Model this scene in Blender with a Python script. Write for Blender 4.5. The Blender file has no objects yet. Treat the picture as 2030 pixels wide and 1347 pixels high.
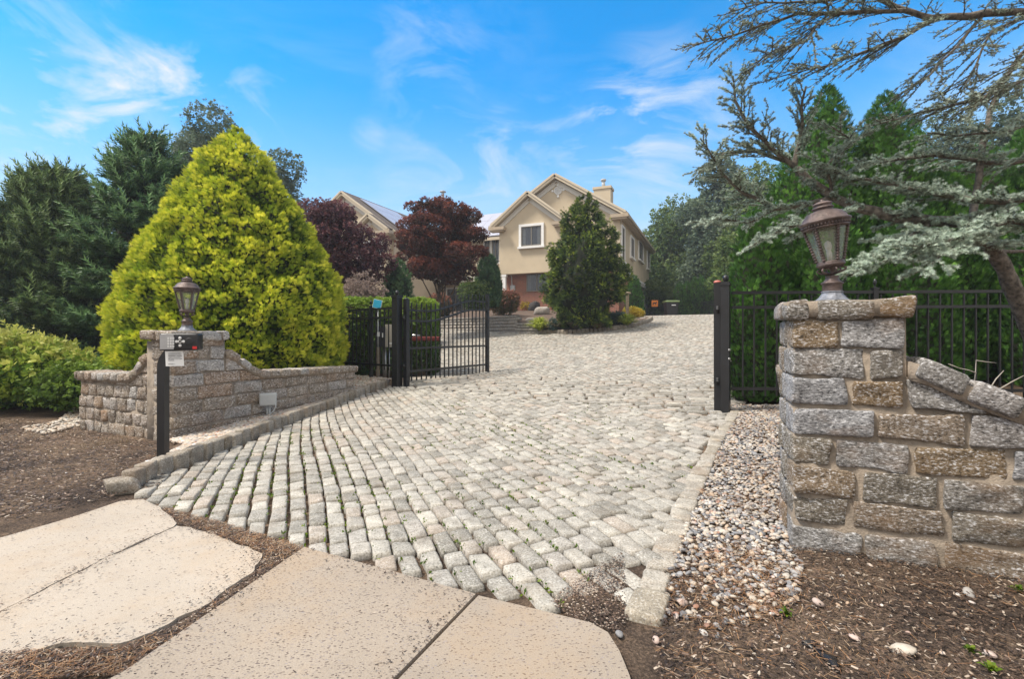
import bpy, math
import numpy as np
from math import radians, sin, cos, pi
C = bpy.context.scene.collection
SC = bpy.context.scene
# ------------------------------------------------------------------ camera
F = 960.0; HZ = 665.0; EYE = 1.25
cam = bpy.data.cameras.new('camera'); co = bpy.data.objects.new('camera', cam); C.objects.link(co)
co.location = (0, 0, EYE); co.rotation_euler = (pi/2, 0, 0)
cam.sensor_width = 36; cam.lens = 36*F/2030; cam.shift_y = -8.5/2030
cam.clip_start = 0.05; cam.clip_end = 3000
SC.camera = co
# ------------------------------------------------------------------ world, sun, exposure
SUN_EL = 58.0; SUN_AZ = -103.0          # azimuth clockwise from +Y
w = bpy.data.worlds.new('World'); SC.world = w; w.use_nodes = True
nt = w.node_tree; nt.nodes.clear()
def wn(t, **k):
    n = nt.nodes.new(t)
    for a, b in k.items(): setattr(n, a, b)
    return n
sky = wn('ShaderNodeTexSky', sky_type='NISHITA', sun_disc=False, sun_elevation=radians(SUN_EL),
         sun_rotation=radians(SUN_AZ), air_density=1.0, dust_density=0.6, ozone_density=3.0, altitude=50)
hs = wn('ShaderNodeHueSaturation'); hs.inputs['Saturation'].default_value = 1.62; hs.inputs['Hue'].default_value = 0.492; hs.inputs['Value'].default_value = 1.6
tc = wn('ShaderNodeTexCoord'); mp = wn('ShaderNodeMapping'); mp.inputs['Scale'].default_value = (2.0, 2.0, 6.0)
mp.inputs['Rotation'].default_value = (0.25, 0.3, 0.0); mp.inputs['Location'].default_value = (3.1, 1.7, 0.4)
n1 = wn('ShaderNodeTexNoise'); n1.inputs['Scale'].default_value = 1.15; n1.inputs['Detail'].default_value = 10; n1.inputs['Roughness'].default_value = 0.6; n1.inputs['Distortion'].default_value = 0.7
r1 = wn('ShaderNodeValToRGB'); r1.color_ramp.elements[0].position = 0.42; r1.color_ramp.elements[1].position = 0.74
r1.color_ramp.interpolation = 'EASE'
sx = wn('ShaderNodeSeparateXYZ')
r2 = wn('ShaderNodeMapRange'); r2.inputs['From Min'].default_value = 0.56; r2.inputs['From Max'].default_value = 0.22
mul = wn('ShaderNodeMath', operation='MULTIPLY')
mx = wn('ShaderNodeMix', data_type='RGBA'); mx.inputs['B'].default_value = (4.9, 5.2, 5.5, 1)
hz = wn('ShaderNodeMix', data_type='RGBA'); hz.inputs['B'].default_value = (3.7, 4.6, 5.25, 1)
rh = wn('ShaderNodeMapRange'); rh.inputs['From Min'].default_value = 0.50; rh.inputs['From Max'].default_value = 0.02
rh.inputs['To Max'].default_value = 0.97; rh.interpolation_type = 'SMOOTHSTEP'
# wisps of cirrus in given parts of the sky
acc_ = None
n9 = wn('ShaderNodeTexNoise'); n9.inputs['Scale'].default_value = 4.2; n9.inputs['Detail'].default_value = 12; n9.inputs['Roughness'].default_value = 0.62; n9.inputs['Distortion'].default_value = 1.1
mp9 = wn('ShaderNodeMapping'); mp9.inputs['Scale'].default_value = (1.0, 1.0, 2.6); mp9.inputs['Rotation'].default_value = (0.1, -0.35, 0.2)
nt.links.new(tc.outputs['Generated'], mp9.inputs[0]); nt.links.new(mp9.outputs[0], n9.inputs['Vector'])
r9 = wn('ShaderNodeValToRGB'); r9.color_ramp.elements[0].position = 0.45; r9.color_ramp.elements[1].position = 0.80; nt.links.new(n9.outputs['Fac'], r9.inputs[0])
for px_, py_, rad_, amp_ in ((1300, 265, .20, .95), (1230, 250, .10, .6), (130, 195, .20, .7), (290, 180, .08, .9), (80, 265, .18, .7), (480, 215, .12, .75), (370, 135, .06, .5), (840, 115, .13, .45), (880, 320, .18, .5), (730, 270, .04, .5), (1060, 360, .2, .5), (1010, 60, .1, .15)):
    v_ = np.array([(px_-1015)/F, 1.0, (HZ-py_)/F]); v_ = v_/np.linalg.norm(v_)
    dt = wn('ShaderNodeVectorMath', operation='DOT_PRODUCT'); dt.inputs[1].default_value = v_.tolist(); nt.links.new(tc.outputs['Generated'], dt.inputs[0])
    mr = wn('ShaderNodeMapRange', interpolation_type='SMOOTHSTEP'); mr.inputs['From Min'].default_value = cos(rad_); mr.inputs['From Max'].default_value = 1.0; mr.inputs['To Max'].default_value = amp_
    nt.links.new(dt.outputs['Value'], mr.inputs['Value'])
    if acc_ is None: acc_ = mr.outputs[0]
    else:
        ad_ = wn('ShaderNodeMath', operation='ADD'); nt.links.new(acc_, ad_.inputs[0]); nt.links.new(mr.outputs[0], ad_.inputs[1]); acc_ = ad_.outputs[0]
cm_ = wn('ShaderNodeMath', operation='MULTIPLY'); cm_.use_clamp = True; nt.links.new(acc_, cm_.inputs[0]); nt.links.new(r9.outputs[0], cm_.inputs[1])
bg = wn('ShaderNodeBackground'); bg.inputs['Strength'].default_value = 0.1
out = wn('ShaderNodeOutputWorld')
L = nt.links.new
L(tc.outputs['Generated'], mp.inputs[0]); L(mp.outputs[0], n1.inputs['Vector']); L(n1.outputs['Fac'], r1.inputs[0])
L(tc.outputs['Generated'], sx.inputs[0]); L(sx.outputs['Z'], r2.inputs['Value']); L(sx.outputs['Z'], rh.inputs['Value'])
L(r1.outputs[0], mul.inputs[0]); L(r2.outputs[0], mul.inputs[1])
L(sky.outputs[0], hs.inputs['Color']); L(hs.outputs[0], hz.inputs['A']); L(rh.outputs[0], hz.inputs['Factor'])
# unseen pale veil overhead and behind the viewer, added as neutral fill light
fill_veil = wn('ShaderNodeMix', data_type='RGBA'); fill_veil.inputs['B'].default_value = (6.2, 6.0, 5.7, 1)
rv = wn('ShaderNodeMapRange', interpolation_type='SMOOTHSTEP'); rv.inputs['From Min'].default_value = 0.62; rv.inputs['From Max'].default_value = 0.85
ry = wn('ShaderNodeMapRange', interpolation_type='SMOOTHSTEP'); ry.inputs['From Min'].default_value = 0.1; ry.inputs['From Max'].default_value = -0.4
mxx = wn('ShaderNodeMath', operation='MAXIMUM')
L(sx.outputs['Z'], rv.inputs['Value']); L(sx.outputs['Y'], ry.inputs['Value']); L(rv.outputs[0], mxx.inputs[0]); L(ry.outputs[0], mxx.inputs[1])
L(hz.outputs['Result'], mx.inputs['A']); mm_ = wn('ShaderNodeMath', operation='MULTIPLY'); mm_.inputs[1].default_value = .45; L(mul.outputs[0], mm_.inputs[0]); mq_ = wn('ShaderNodeMath', operation='MAXIMUM'); L(mm_.outputs[0], mq_.inputs[0]); L(cm_.outputs[0], mq_.inputs[1]); L(mq_.outputs[0], mx.inputs['Factor']); L(mx.outputs['Result'], fill_veil.inputs['A']); L(mxx.outputs[0], fill_veil.inputs['Factor']); L(fill_veil.outputs['Result'], bg.inputs[0]); L(bg.outputs[0], out.inputs[0])
sl = bpy.data.lights.new('sun', 'SUN'); sl.energy = 3.0; sl.angle = radians(11); sl.color = (1, 0.92, 0.8)
so = bpy.data.objects.new('sun', sl); C.objects.link(so)
so.rotation_euler = (radians(90-SUN_EL), 0, radians(180-SUN_AZ)); so.location = (0, 0, 30)
vs = SC.view_settings; vs.view_transform = 'Standard'; vs.look = 'None'; vs.exposure = 0.85; vs.gamma = 1
SC.cycles.max_bounces = 6; SC.cycles.transparent_max_bounces = 8

# ------------------------------------------------------------------ numeric helpers
rng = np.random.default_rng(7)
def U(a, b, n=None): return rng.uniform(a, b, n)
def nrm(v): return v/np.maximum(np.linalg.norm(v, axis=-1, keepdims=True), 1e-9)
def _h(i, j, k, s):
    n = (i*374761393 + j*668265263 + k*2147483647 + s*974634777) & 0xffffffff
    n = ((n ^ (n >> 13))*1274126177) & 0xffffffff
    n = (n ^ (n >> 16)) & 0xffffffff
    return n/4294967295.0
def noise3(P, s=0):
    P = np.asarray(P, float); I = np.floor(P).astype(np.int64); f = P-I; f = f*f*(3-2*f)
    o = 0
    for a in (0, 1):
        for b in (0, 1):
            for c in (0, 1):
                wgt = (f[..., 0] if a else 1-f[..., 0])*(f[..., 1] if b else 1-f[..., 1])*(f[..., 2] if c else 1-f[..., 2])
                o = o + wgt*_h(I[..., 0]+a, I[..., 1]+b, I[..., 2]+c, s)
    return o*2-1
def fbm(P, s=0, o=3):
    r = 0; a = 1; t = 0
    for i in range(o):
        r = r+a*noise3(np.asarray(P)*(2**i), s+i); t += a; a *= .5
    return r/t
# terrain height: drive climbs away from the gate and levels off behind the crest
_u = np.array([-50, 4.5, 7.03, 9.8, 12, 25.0, 27.5, 300]); _z = np.array([0, 0, .2, .27, .52, 2.25, 2.34, 2.34])
def G(x, y):
    u = .55*np.asarray(x, float)+.84*np.asarray(y, float)
    return (np.interp(u-.5, _u, _z)+np.interp(u, _u, _z)*2+np.interp(u+.5, _u, _z))/4
def gp(px, py, h=0.0):            # point of the ground seen in the photograph's pixel
    rx = (px-1015)/F; rz = (HZ-py)/F
    d = np.linspace(1.2, 60, 6000); e = (EYE+rz*d)-(G(rx*d, d)+h)
    i = np.argmax(e < 0)
    if e[i] >= 0: i = len(d)-1
    return np.array([rx*d[i], d[i], float(G(rx*d[i], d[i]))+h])
def at(px, py, d): return np.array([(px-1015)/F*d, d, EYE+(HZ-py)/F*d])
def inpoly(x, y, P):
    x = np.asarray(x); y = np.asarray(y); r = np.zeros(x.shape, bool); n = len(P)
    for i in range(n):
        x0, y0 = P[i][:2]; x1, y1 = P[(i+1) % n][:2]
        c = ((y0 > y) != (y1 > y)) & (x < (x1-x0)*(y-y0)/((y1-y0) if y1 != y0 else 1e-9)+x0)
        r ^= c
    return r

# ------------------------------------------------------------------ mesh accumulator
class Acc:
    def __init__(s): s.V = []; s.F = []; s.M = []; s.T = []; s.n = 0
    def add(s, V, Fc, m=0, t=0.5):
        V = np.asarray(V, float).reshape(-1, 3); t = np.broadcast_to(np.asarray(t, float), (len(V),))
        Fc = Fc if isinstance(Fc, list) else [Fc]
        for f in Fc:
            f = np.asarray(f, np.int64)
            if len(f): s.F.append(f+s.n); s.M.append(np.full(len(f), m))
        s.V.append(V); s.T.append(t); s.n += len(V); return s
    def build(s, name, mats, parent=None, smooth=True):
        me = bpy.data.meshes.new(name); V = np.concatenate(s.V)
        if parent is not None:
            R = parent.matrix_basis.to_3x3(); R = np.array(R); V = (V-np.array(parent.get('org', parent.location)))@R
        me.vertices.add(len(V)); me.vertices.foreach_set('co', V.astype(np.float32).ravel())
        ls = np.concatenate([f.ravel() for f in s.F]); tot = np.concatenate([np.full(len(f), f.shape[1]) for f in s.F])
        st = np.concatenate([[0], np.cumsum(tot)[:-1]])
        me.loops.add(len(ls)); me.loops.foreach_set('vertex_index', ls.astype(np.int32))
        me.polygons.add(len(tot)); me.polygons.foreach_set('loop_start', st.astype(np.int32))
        try: me.polygons.foreach_set('loop_total', tot.astype(np.int32))
        except Exception: pass
        me.polygons.foreach_set('material_index', np.concatenate(s.M).astype(np.int32))
        me.polygons.foreach_set('use_smooth', np.full(len(tot), smooth))
        a = me.attributes.new('tint', 'FLOAT', 'POINT'); a.data.foreach_set('value', np.concatenate(s.T).astype(np.float32))
        for m in (mats if isinstance(mats, (list, tuple)) else [mats]): me.materials.append(m)
        me.update(calc_edges=True); me.validate()
        o = bpy.data.objects.new(name, me); C.objects.link(o)
        if parent is not None: o.parent = parent
        return o
    def box(s, c, h, ax=None, m=0, t=.5, tip=0):
        c = np.asarray(c, float); h = np.asarray(h, float); ax = np.eye(3) if ax is None else np.asarray(ax, float)
        k = np.array([[-1, -1, -1], [1, -1, -1], [1, 1, -1], [-1, 1, -1], [-1, -1, 1], [1, -1, 1], [1, 1, 1], [-1, 1, 1]], float)
        V = c+(k*h)@ax; f = [[0, 3, 2, 1], [0, 1, 5, 4], [1, 2, 6, 5], [2, 3, 7, 6], [3, 0, 4, 7]]
        if tip:
            V = np.vstack([V, c+np.array([0, 0, h[2]+tip])@ax])
            s.add(V, [np.array(f), np.array([[4, 5, 8], [5, 6, 8], [6, 7, 8], [7, 4, 8]])], m, t)
        else: s.add(V, np.array(f+[[4, 5, 6, 7]]), m, t)
        return s
    def tube(s, P, R, k=8, m=0, t=.5, cap=True):
        P = np.asarray(P, float); n = len(P); R = np.broadcast_to(np.asarray(R, float), (n,))
        T = nrm(np.gradient(P, axis=0)); up = np.array([0, 0, 1.]) if abs(T[0][2]) < .9 else np.array([1., 0, 0])
        X = nrm(np.cross(up, T)); 
        for i in range(1, n):
            if np.dot(X[i], X[i-1]) < 0: X[i] = -X[i]
        Y = np.cross(T, X); a = np.arange(k)/k*2*pi
        V = P[:, None]+R[:, None, None]*(np.cos(a)[None, :, None]*X[:, None]+np.sin(a)[None, :, None]*Y[:, None])
        i = np.arange(n-1)[:, None]*k; j = np.arange(k)[None]; j2 = (j+1) % k
        Fq = np.stack([i+j, i+j2, i+k+j2, i+k+j], -1).reshape(-1, 4)
        V = V.reshape(-1, 3); L_ = [Fq]
        if cap: L_ += [np.array([list(range(k))[::-1]]), np.array([list(range((n-1)*k, n*k))])]
        s.add(V, L_, m, t); return s
    def lathe(s, prof, c=(0, 0, 0), k=24, m=0, t=.5, ax=None):
        pr = np.asarray(prof, float); n = len(pr); a = np.arange(k)/k*2*pi
        V = np.stack([pr[:, 0][:, None]*np.cos(a), pr[:, 0][:, None]*np.sin(a), np.repeat(pr[:, 1][:, None], k, 1)], -1).reshape(-1, 3)
        if ax is not None: V = V@np.asarray(ax)
        i = np.arange(n-1)[:, None]*k; j = np.arange(k)[None]; j2 = (j+1) % k
        s.add(V+np.asarray(c, float), np.stack([i+j, i+j2, i+k+j2, i+k+j], -1).reshape(-1, 4), m, t); return s
    def inst(s, tv, tf, P, D, S, t=.5, m=0, roll=None, face=None):
        P = np.asarray(P, float); N = len(P)
        if N == 0: return s
        Z = nrm(np.asarray(D, float)); S = np.broadcast_to(np.asarray(S, float), (N,))
        if face is None:
            r = nrm(rng.normal(size=(N, 3)))
        else: r = np.asarray(face, float)+rng.normal(size=(N, 3))*.35
        X = nrm(np.cross(r, Z)); Y = np.cross(Z, X)     # Y ~ facing direction
        V = P[:, None]+S[:, None, None]*(tv[None, :, 0:1]*X[:, None]+tv[None, :, 1:2]*Y[:, None]+tv[None, :, 2:3]*Z[:, None])
        base = (np.arange(N)*len(tv))[:, None, None]; t = np.broadcast_to(np.asarray(t, float), (N,))
        fs = tf if isinstance(tf, list) else [tf]
        s.add(V.reshape(-1, 3), [(f[None]+base).reshape(-1, f.shape[1]) for f in fs], m, np.repeat(t, len(tv))); return s

def thing(name, label, cat, loc=(0, 0, 0), group=None):
    o = bpy.data.objects.new(name, None); C.objects.link(o); o.location = [float(v) for v in loc]
    o.empty_display_size = .3; o['label'] = label; o['category'] = cat
    if group: o['group'] = group
    return o
def tag(o, label=None, cat=None, group=None, kind=None):
    if label: o['label'] = label
    if cat: o['category'] = cat
    if group: o['group'] = group
    if kind: o['kind'] = kind
    return o

# ------------------------------------------------------------------ rounded irregular blocks
def box_tpl(nx, ny, nz):
    idx = {}; V = []; Fq = []
    def g(n, i): return sin(pi/2*(2*i/n-1)) if n > 1 else (2*i/n-1)
    def vid(i, j, k):
        if (i, j, k) not in idx: idx[(i, j, k)] = len(V); V.append((g(nx, i), g(ny, j), g(nz, k)))
        return idx[(i, j, k)]
    for a in range(nx):
        for b in range(ny):
            Fq.append([vid(a, b, 0), vid(a, b+1, 0), vid(a+1, b+1, 0), vid(a+1, b, 0)])
            Fq.append([vid(a, b, nz), vid(a+1, b, nz), vid(a+1, b+1, nz), vid(a, b+1, nz)])
    for a in range(nx):
        for c in range(nz):
            Fq.append([vid(a, 0, c), vid(a+1, 0, c), vid(a+1, 0, c+1), vid(a, 0, c+1)])
            Fq.append([vid(a, ny, c), vid(a, ny, c+1), vid(a+1, ny, c+1), vid(a+1, ny, c)])
    for b in range(ny):
        for c in range(nz):
            Fq.append([vid(0, b, c), vid(0, b, c+1), vid(0, b+1, c+1), vid(0, b+1, c)])
            Fq.append([vid(nx, b, c), vid(nx, b+1, c), vid(nx, b+1, c+1), vid(nx, b, c+1)])
    return np.array(V), np.array(Fq)
_tpl = {}
def blocks(acc, cen, ax, half, seg=(6, 3, 4), r=.02, jit=.01, amp=.005, freq=14, seed=0, m=0, tint=None, post=None):
    cen = np.asarray(cen, float); N = len(cen); half = np.asarray(half, float)
    ax = np.broadcast_to(np.asarray(ax, float), (N, 3, 3))
    if seg not in _tpl: _tpl[seg] = box_tpl(*seg)
    tv, tf = _tpl[seg]
    q = tv[None]*half[:, None]; rr = np.minimum(r, half.min(1)*.9)[:, None, None]
    c = np.clip(q, -(half[:, None]-rr), half[:, None]-rr); d = q-c
    dn = nrm(d); p = c+dn*rr
    J = U(-jit, jit, (N, 8, 3)); cor = np.array([[a, b, k] for a in (-1, 1) for b in (-1, 1) for k in (-1, 1)], float)
    wt = np.prod(.5*(1+cor[:, None]*tv[None]), -1)                # 8 x nv
    p = p+np.einsum('nkc,kv->nvc', J, wt)
    W = np.einsum('nvc,ncd->nvd', p, ax)+cen[:, None]
    nd = np.einsum('nvc,ncd->nvd', dn, ax)
    if amp: W = W+nd*(fbm(W*freq+seed*7.3, seed, 3)*amp)[..., None]
    if post is not None: W = post(W)
    if tint is None: tint = U(0, 1, N)
    acc.add(W.reshape(-1, 3), (tf[None]+(np.arange(N)*len(tv))[:, None, None]).reshape(-1, 4), m, np.repeat(tint, len(tv)))

# ------------------------------------------------------------------ materials
def mat(name):
    m = bpy.data.materials.new(name); m.use_nodes = True; t = m.node_tree
    return m, t, t.nodes['Principled BSDF']
def nd(t, ty, **k):
    n = t.nodes.new(ty)
    for a, b in k.items():
        if a in n.inputs.keys(): n.inputs[a].default_value = b
        else: setattr(n, a, b)
    return n
def ramp(t, stops, interp='LINEAR'):
    r = t.nodes.new('ShaderNodeValToRGB'); e = r.color_ramp.elements
    while len(e) > 1: e.remove(e[-1])
    e[0].position = stops[0][0]; e[0].color = (*stops[0][1], 1)
    for p, c in stops[1:]:
        x = e.new(p); x.color = (*c, 1)
    r.color_ramp.interpolation = interp
    return r
def mixc(t, a, b, f, mode='MIX'):
    n = t.nodes.new('ShaderNodeMix'); n.data_type = 'RGBA'; n.blend_type = mode
    for s, v in (('A', a), ('B', b), ('Factor', f)):
        if hasattr(v, 'links'): t.links.new(v, n.inputs[s])
        elif s == 'Factor': n.inputs[s].default_value = v
        else: n.inputs[s].default_value = (*v, 1)
    return n.outputs['Result']
def simple(name, col, rough=.6, metal=0, spec=.4, var=.15, scale=8, bump=0, bscale=60):
    m, t, b = mat(name); tc = nd(t, 'ShaderNodeTexCoord')
    n = nd(t, 'ShaderNodeTexNoise', Scale=scale, Detail=6.0); t.links.new(tc.outputs['Object'], n.inputs['Vector'])
    r = ramp(t, [(.3, tuple(c*(1-var) for c in col)), (.7, tuple(min(1, c*(1+var)) for c in col))])
    t.links.new(n.outputs['Fac'], r.inputs[0]); t.links.new(r.outputs[0], b.inputs['Base Color'])
    b.inputs['Roughness'].default_value = rough; b.inputs['Metallic'].default_value = metal
    b.inputs['Specular IOR Level'].default_value = spec
    if bump:
        n2 = nd(t, 'ShaderNodeTexNoise', Scale=bscale, Detail=5.0); t.links.new(tc.outputs['Object'], n2.inputs['Vector'])
        bp = nd(t, 'ShaderNodeBump', Strength=bump, Distance=.01); t.links.new(n2.outputs['Fac'], bp.inputs['Height']); t.links.new(bp.outputs[0], b.inputs['Normal'])
    return m
def leafmat(name, stops, rough=.55, trans=.3, spec=.3, nscale=1.2, nvar=.35):
    m, t, b = mat(name)
    a = nd(t, 'ShaderNodeAttribute', attribute_name='tint'); r = ramp(t, stops); t.links.new(a.outputs['Fac'], r.inputs[0])
    tc = nd(t, 'ShaderNodeTexCoord'); n = nd(t, 'ShaderNodeTexNoise', Scale=nscale, Detail=4.0); t.links.new(tc.outputs['Object'], n.inputs['Vector'])
    v = ramp(t, [(.3, (1-nvar,)*3), (.7, (1+nvar*.5,)*3)]); t.links.new(n.outputs['Fac'], v.inputs[0])
    c = mixc(t, r.outputs[0], v.outputs[0], 1.0, 'MULTIPLY')
    t.links.new(c, b.inputs['Base Color']); b.inputs['Roughness'].default_value = rough; b.inputs['Specular IOR Level'].default_value = spec
    tr = nd(t, 'ShaderNodeBsdfTranslucent'); t.links.new(c, tr.inputs[0]); ms = nd(t, 'ShaderNodeMixShader'); ms.inputs[0].default_value = trans
    o = t.nodes['Material Output']; t.links.new(b.outputs[0], ms.inputs[1]); t.links.new(tr.outputs[0], ms.inputs[2]); t.links.new(ms.outputs[0], o.inputs[0])
    return m
def granite(name, stops, dark=(.07, .07, .075), lite=(.62, .61, .58), sp=150, amt=.5, rough=.85, stain=(.32, .2, .1), stainamt=.35, bump=.6, bdist=.006, streak=False):
    m, t, b = mat(name); tc = nd(t, 'ShaderNodeTexCoord'); ob = tc.outputs['Object']
    if streak: ms_ = nd(t, 'ShaderNodeMapping'); ms_.inputs['Scale'].default_value = (.6, .6, 1.25); t.links.new(ob, ms_.inputs[0]); ob = ms_.outputs[0]
    a = nd(t, 'ShaderNodeAttribute', attribute_name='tint'); base = ramp(t, stops); t.links.new(a.outputs['Fac'], base.inputs[0])
    n = nd(t, 'ShaderNodeTexNoise', Scale=sp, Detail=3.0, Roughness=.7); t.links.new(ob, n.inputs['Vector'])
    rd = ramp(t, [(.36, (1, 1, 1)), (.46, (0, 0, 0))]); t.links.new(n.outputs['Fac'], rd.inputs[0])
    rl = ramp(t, [(.54, (0, 0, 0)), (.64, (1, 1, 1))]); t.links.new(n.outputs['Fac'], rl.inputs[0])
    fd = nd(t, 'ShaderNodeMath', operation='MULTIPLY'); fd.inputs[1].default_value = amt; t.links.new(rd.outputs[0], fd.inputs[0])
    fl = nd(t, 'ShaderNodeMath', operation='MULTIPLY'); fl.inputs[1].default_value = amt; t.links.new(rl.outputs[0], fl.inputs[0])
    c = mixc(t, base.outputs[0], dark, fd.outputs[0]); c = mixc(t, c, lite, fl.outputs[0])
    n2 = nd(t, 'ShaderNodeTexNoise', Scale=3.3, Detail=7.0, Roughness=.65); t.links.new(ob, n2.inputs['Vector'])
    rs = ramp(t, [(.52, (0, 0, 0)), (.68, (1, 1, 1))]); t.links.new(n2.outputs['Fac'], rs.inputs[0])
    fs = nd(t, 'ShaderNodeMath', operation='MULTIPLY'); fs.inputs[1].default_value = stainamt; t.links.new(rs.outputs[0], fs.inputs[0])
    c = mixc(t, c, stain, fs.outputs[0])
    n3 = nd(t, 'ShaderNodeTexNoise', Scale=12.0, Detail=6.0); t.links.new(ob, n3.inputs['Vector'])
    rv = ramp(t, [(.3, (.72,)*3), (.7, (1.12,)*3)]); t.links.new(n3.outputs['Fac'], rv.inputs[0]); c = mixc(t, c, rv.outputs[0], 1.0, 'MULTIPLY')
    t.links.new(c, b.inputs['Base Color']); b.inputs['Roughness'].default_value = rough; b.inputs['Specular IOR Level'].default_value = .25
    n4 = nd(t, 'ShaderNodeTexNoise', Scale=sp*.45, Detail=8.0, Roughness=.75); t.links.new(ob, n4.inputs['Vector'])
    bp = nd(t, 'ShaderNodeBump', Strength=bump, Distance=bdist); t.links.new(n4.outputs['Fac'], bp.inputs['Height']); t.links.new(bp.outputs[0], b.inputs['Normal'])
    return m

M = {}
M['cobble'] = granite('cobble_granite', [(0, (.25, .235, .205)), (.25, (.34, .32, .285)), (.5, (.44, .415, .365)), (.7, (.37, .34, .30)), (.82, (.41, .345, .285)), (.9, (.35, .33, .30)), (1, (.51, .475, .41))], sp=95, amt=.65, stain=(.2, .16, .12), stainamt=.5, bump=.45, lite=(.62, .61, .58), dark=(.09, .085, .08))
M['wallstone'] = granite('wall_granite', [(0, (.18, .155, .12)), (.25, (.25, .24, .23)), (.5, (.2, .165, .115)), (.75, (.29, .29, .3)), (.9, (.24, .17, .1)), (1, (.22, .18, .13))], sp=85, amt=.85, stain=(.25, .14, .06), stainamt=.45, bump=1.0, bdist=.012, dark=(.02, .02, .022), lite=(.72, .72, .74), streak=True)
M['leftstone'] = granite('left_wall_granite', [(0, (.23, .19, .15)), (.25, (.32, .27, .22)), (.5, (.27, .21, .16)), (.75, (.4, .385, .37)), (.9, (.3, .2, .13)), (1, (.32, .27, .21))], sp=65, amt=.8, stain=(.3, .18, .1), stainamt=.4, bump=.9, bdist=.012, dark=(.03, .027, .025), lite=(.75, .73, .7), streak=True)
M['kerb'] = granite('kerb_granite', [(0, (.22, .18, .13)), (.5, (.32, .28, .23)), (1, (.25, .22, .18))], sp=80, amt=.5, stain=(.28, .17, .1), stainamt=.4, bump=.7)
M['paleblock'] = granite('retaining_block', [(0, (.3, .27, .24)), (.5, (.38, .34, .3)), (1, (.33, .31, .28))], sp=50, amt=.3, stainamt=.25)
M['mortar'] = simple('mortar', (.26, .215, .17), .95, var=.3, scale=14, bump=.7, bscale=90)
M['pebble'] = granite('river_pebbles', [(0, (.16, .16, .17)), (.15, (.3, .3, .31)), (.35, (.45, .41, .36)), (.55, (.56, .5, .42)), (.72, (.5, .36, .25)), (.85, (.62, .6, .57)), (.95, (.36, .18, .12)), (1, (.75, .73, .7))], sp=160, amt=.15, rough=.6, stainamt=.15, bump=.1)
M['rock'] = granite('boulder_rock', [(0, (.28, .25, .22)), (1, (.5, .47, .43))], sp=22, amt=.35, bump=1.0, bdist=.03)
M['lava'] = simple('dark_rock', (.05, .045, .045), .95, var=.5, bump=1, bscale=18)
M['black'] = simple('black_powder_coat', (.012, .012, .014), .38, spec=.5, var=.3, scale=5, bump=.1, bscale=200)
M['blackdull'] = simple('black_plastic', (.02, .02, .022), .55, var=.3)
M['bronze'] = simple('weathered_bronze', (.115, .085, .078), .5, metal=.35, var=.45, scale=22, bump=.35, bscale=120)
M['bronzegrey'] = simple('oxidised_bronze', (.2, .21, .24), .6, metal=.3, var=.4, scale=30, bump=.4, bscale=120)
M['steel'] = simple('galvanised_steel', (.5, .5, .5), .35, metal=.8, var=.15, scale=10)
M['greybox'] = simple('grey_plastic_box', (.42, .44, .45), .5, var=.06)
M['beigebox'] = simple('beige_enclosure', (.42, .39, .33), .5, var=.08)
M['redbrown'] = simple('red_brown_paint', (.16, .025, .02), .45, var=.2)
M['red'] = simple('red_label', (.6, .03, .03), .5, var=.05)
M['blue'] = simple('blue_sign_face', (.02, .36, .58), .4, var=.06)
M['paper'] = simple('white_paper', (.8, .8, .8), .8, var=.03)
M['ink'] = simple('grey_ink', (.12, .12, .13), .8, var=.1)
M['silver'] = simple('silver_keypad_panel', (.45, .45, .46), .35, metal=.6, var=.1)
M['btn'] = simple('pale_buttons', (.7, .7, .7), .4, var=.05)
M['pink'] = simple('pink_resin_cap', (.5, .16, .13), .45, var=.2)
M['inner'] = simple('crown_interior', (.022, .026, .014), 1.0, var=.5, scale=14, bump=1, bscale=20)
M['bark'] = simple('tree_bark', (.1, .075, .055), .95, var=.5, scale=9, bump=1, bscale=25)
M['cedarbark'] = simple('cedar_bark', (.13, .11, .09), .95, var=.65, scale=28, bump=1, bscale=60)
M['deadtwig'] = simple('bare_twig', (.42, .38, .32), .9, var=.2)
M['wood'] = simple('weathered_wood', (.33, .26, .18), .85, var=.3, scale=14, bump=.5)
M['trim'] = simple('painted_trim', (.62, .6, .55), .6, var=.05)
M['white'] = simple('white_trim', (.78, .78, .77), .5, var=.04)
M['gutter'] = simple('tan_gutter', (.42, .34, .25), .5, var=.08)
M['stucco'] = simple('tan_stucco', (.56, .47, .34), .95, var=.1, scale=.8, bump=.3, bscale=40)
M['shingle'] = simple('roof_shingles', (.1, .08, .07), .9, var=.35, scale=6, bump=.5)
M['solar'] = simple('solar_panel_glass', (.4, .4, .46), .3, spec=1.0, var=.05)
M['winframe'] = simple('grey_window_frame', (.2, .18, .15), .5, var=.08)
M['binlid'] = simple('green_bin_lid', (.2, .28, .12), .5, var=.2)
M['orange'] = simple('orange_sign', (.75, .22, .03), .5, var=.05)
M['dryleaf'] = simple('dark_dry_leaf', (.015, .013, .012), .35, var=.4)
M['mulch'] = simple('bark_mulch', (.11, .078, .06), .95, var=.7, scale=30, bump=1, bscale=35)
M['curtain'] = simple('curtain', (.6, .63, .6), .8, var=.1)
def glass(name, col, rough=.03, alpha=.25):
    m, t, b = mat(name); b.inputs['Base Color'].default_value = (*col, 1); b.inputs['Roughness'].default_value = rough
    b.inputs['Alpha'].default_value = alpha; b.inputs['Specular IOR Level'].default_value = .8
    return m
M['lampglass'] = glass('lamp_glass', (.42, .45, .36), .1, .3)
M['winglass'] = glass('window_glass', (.05, .06, .08), .03, .72)
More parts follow.
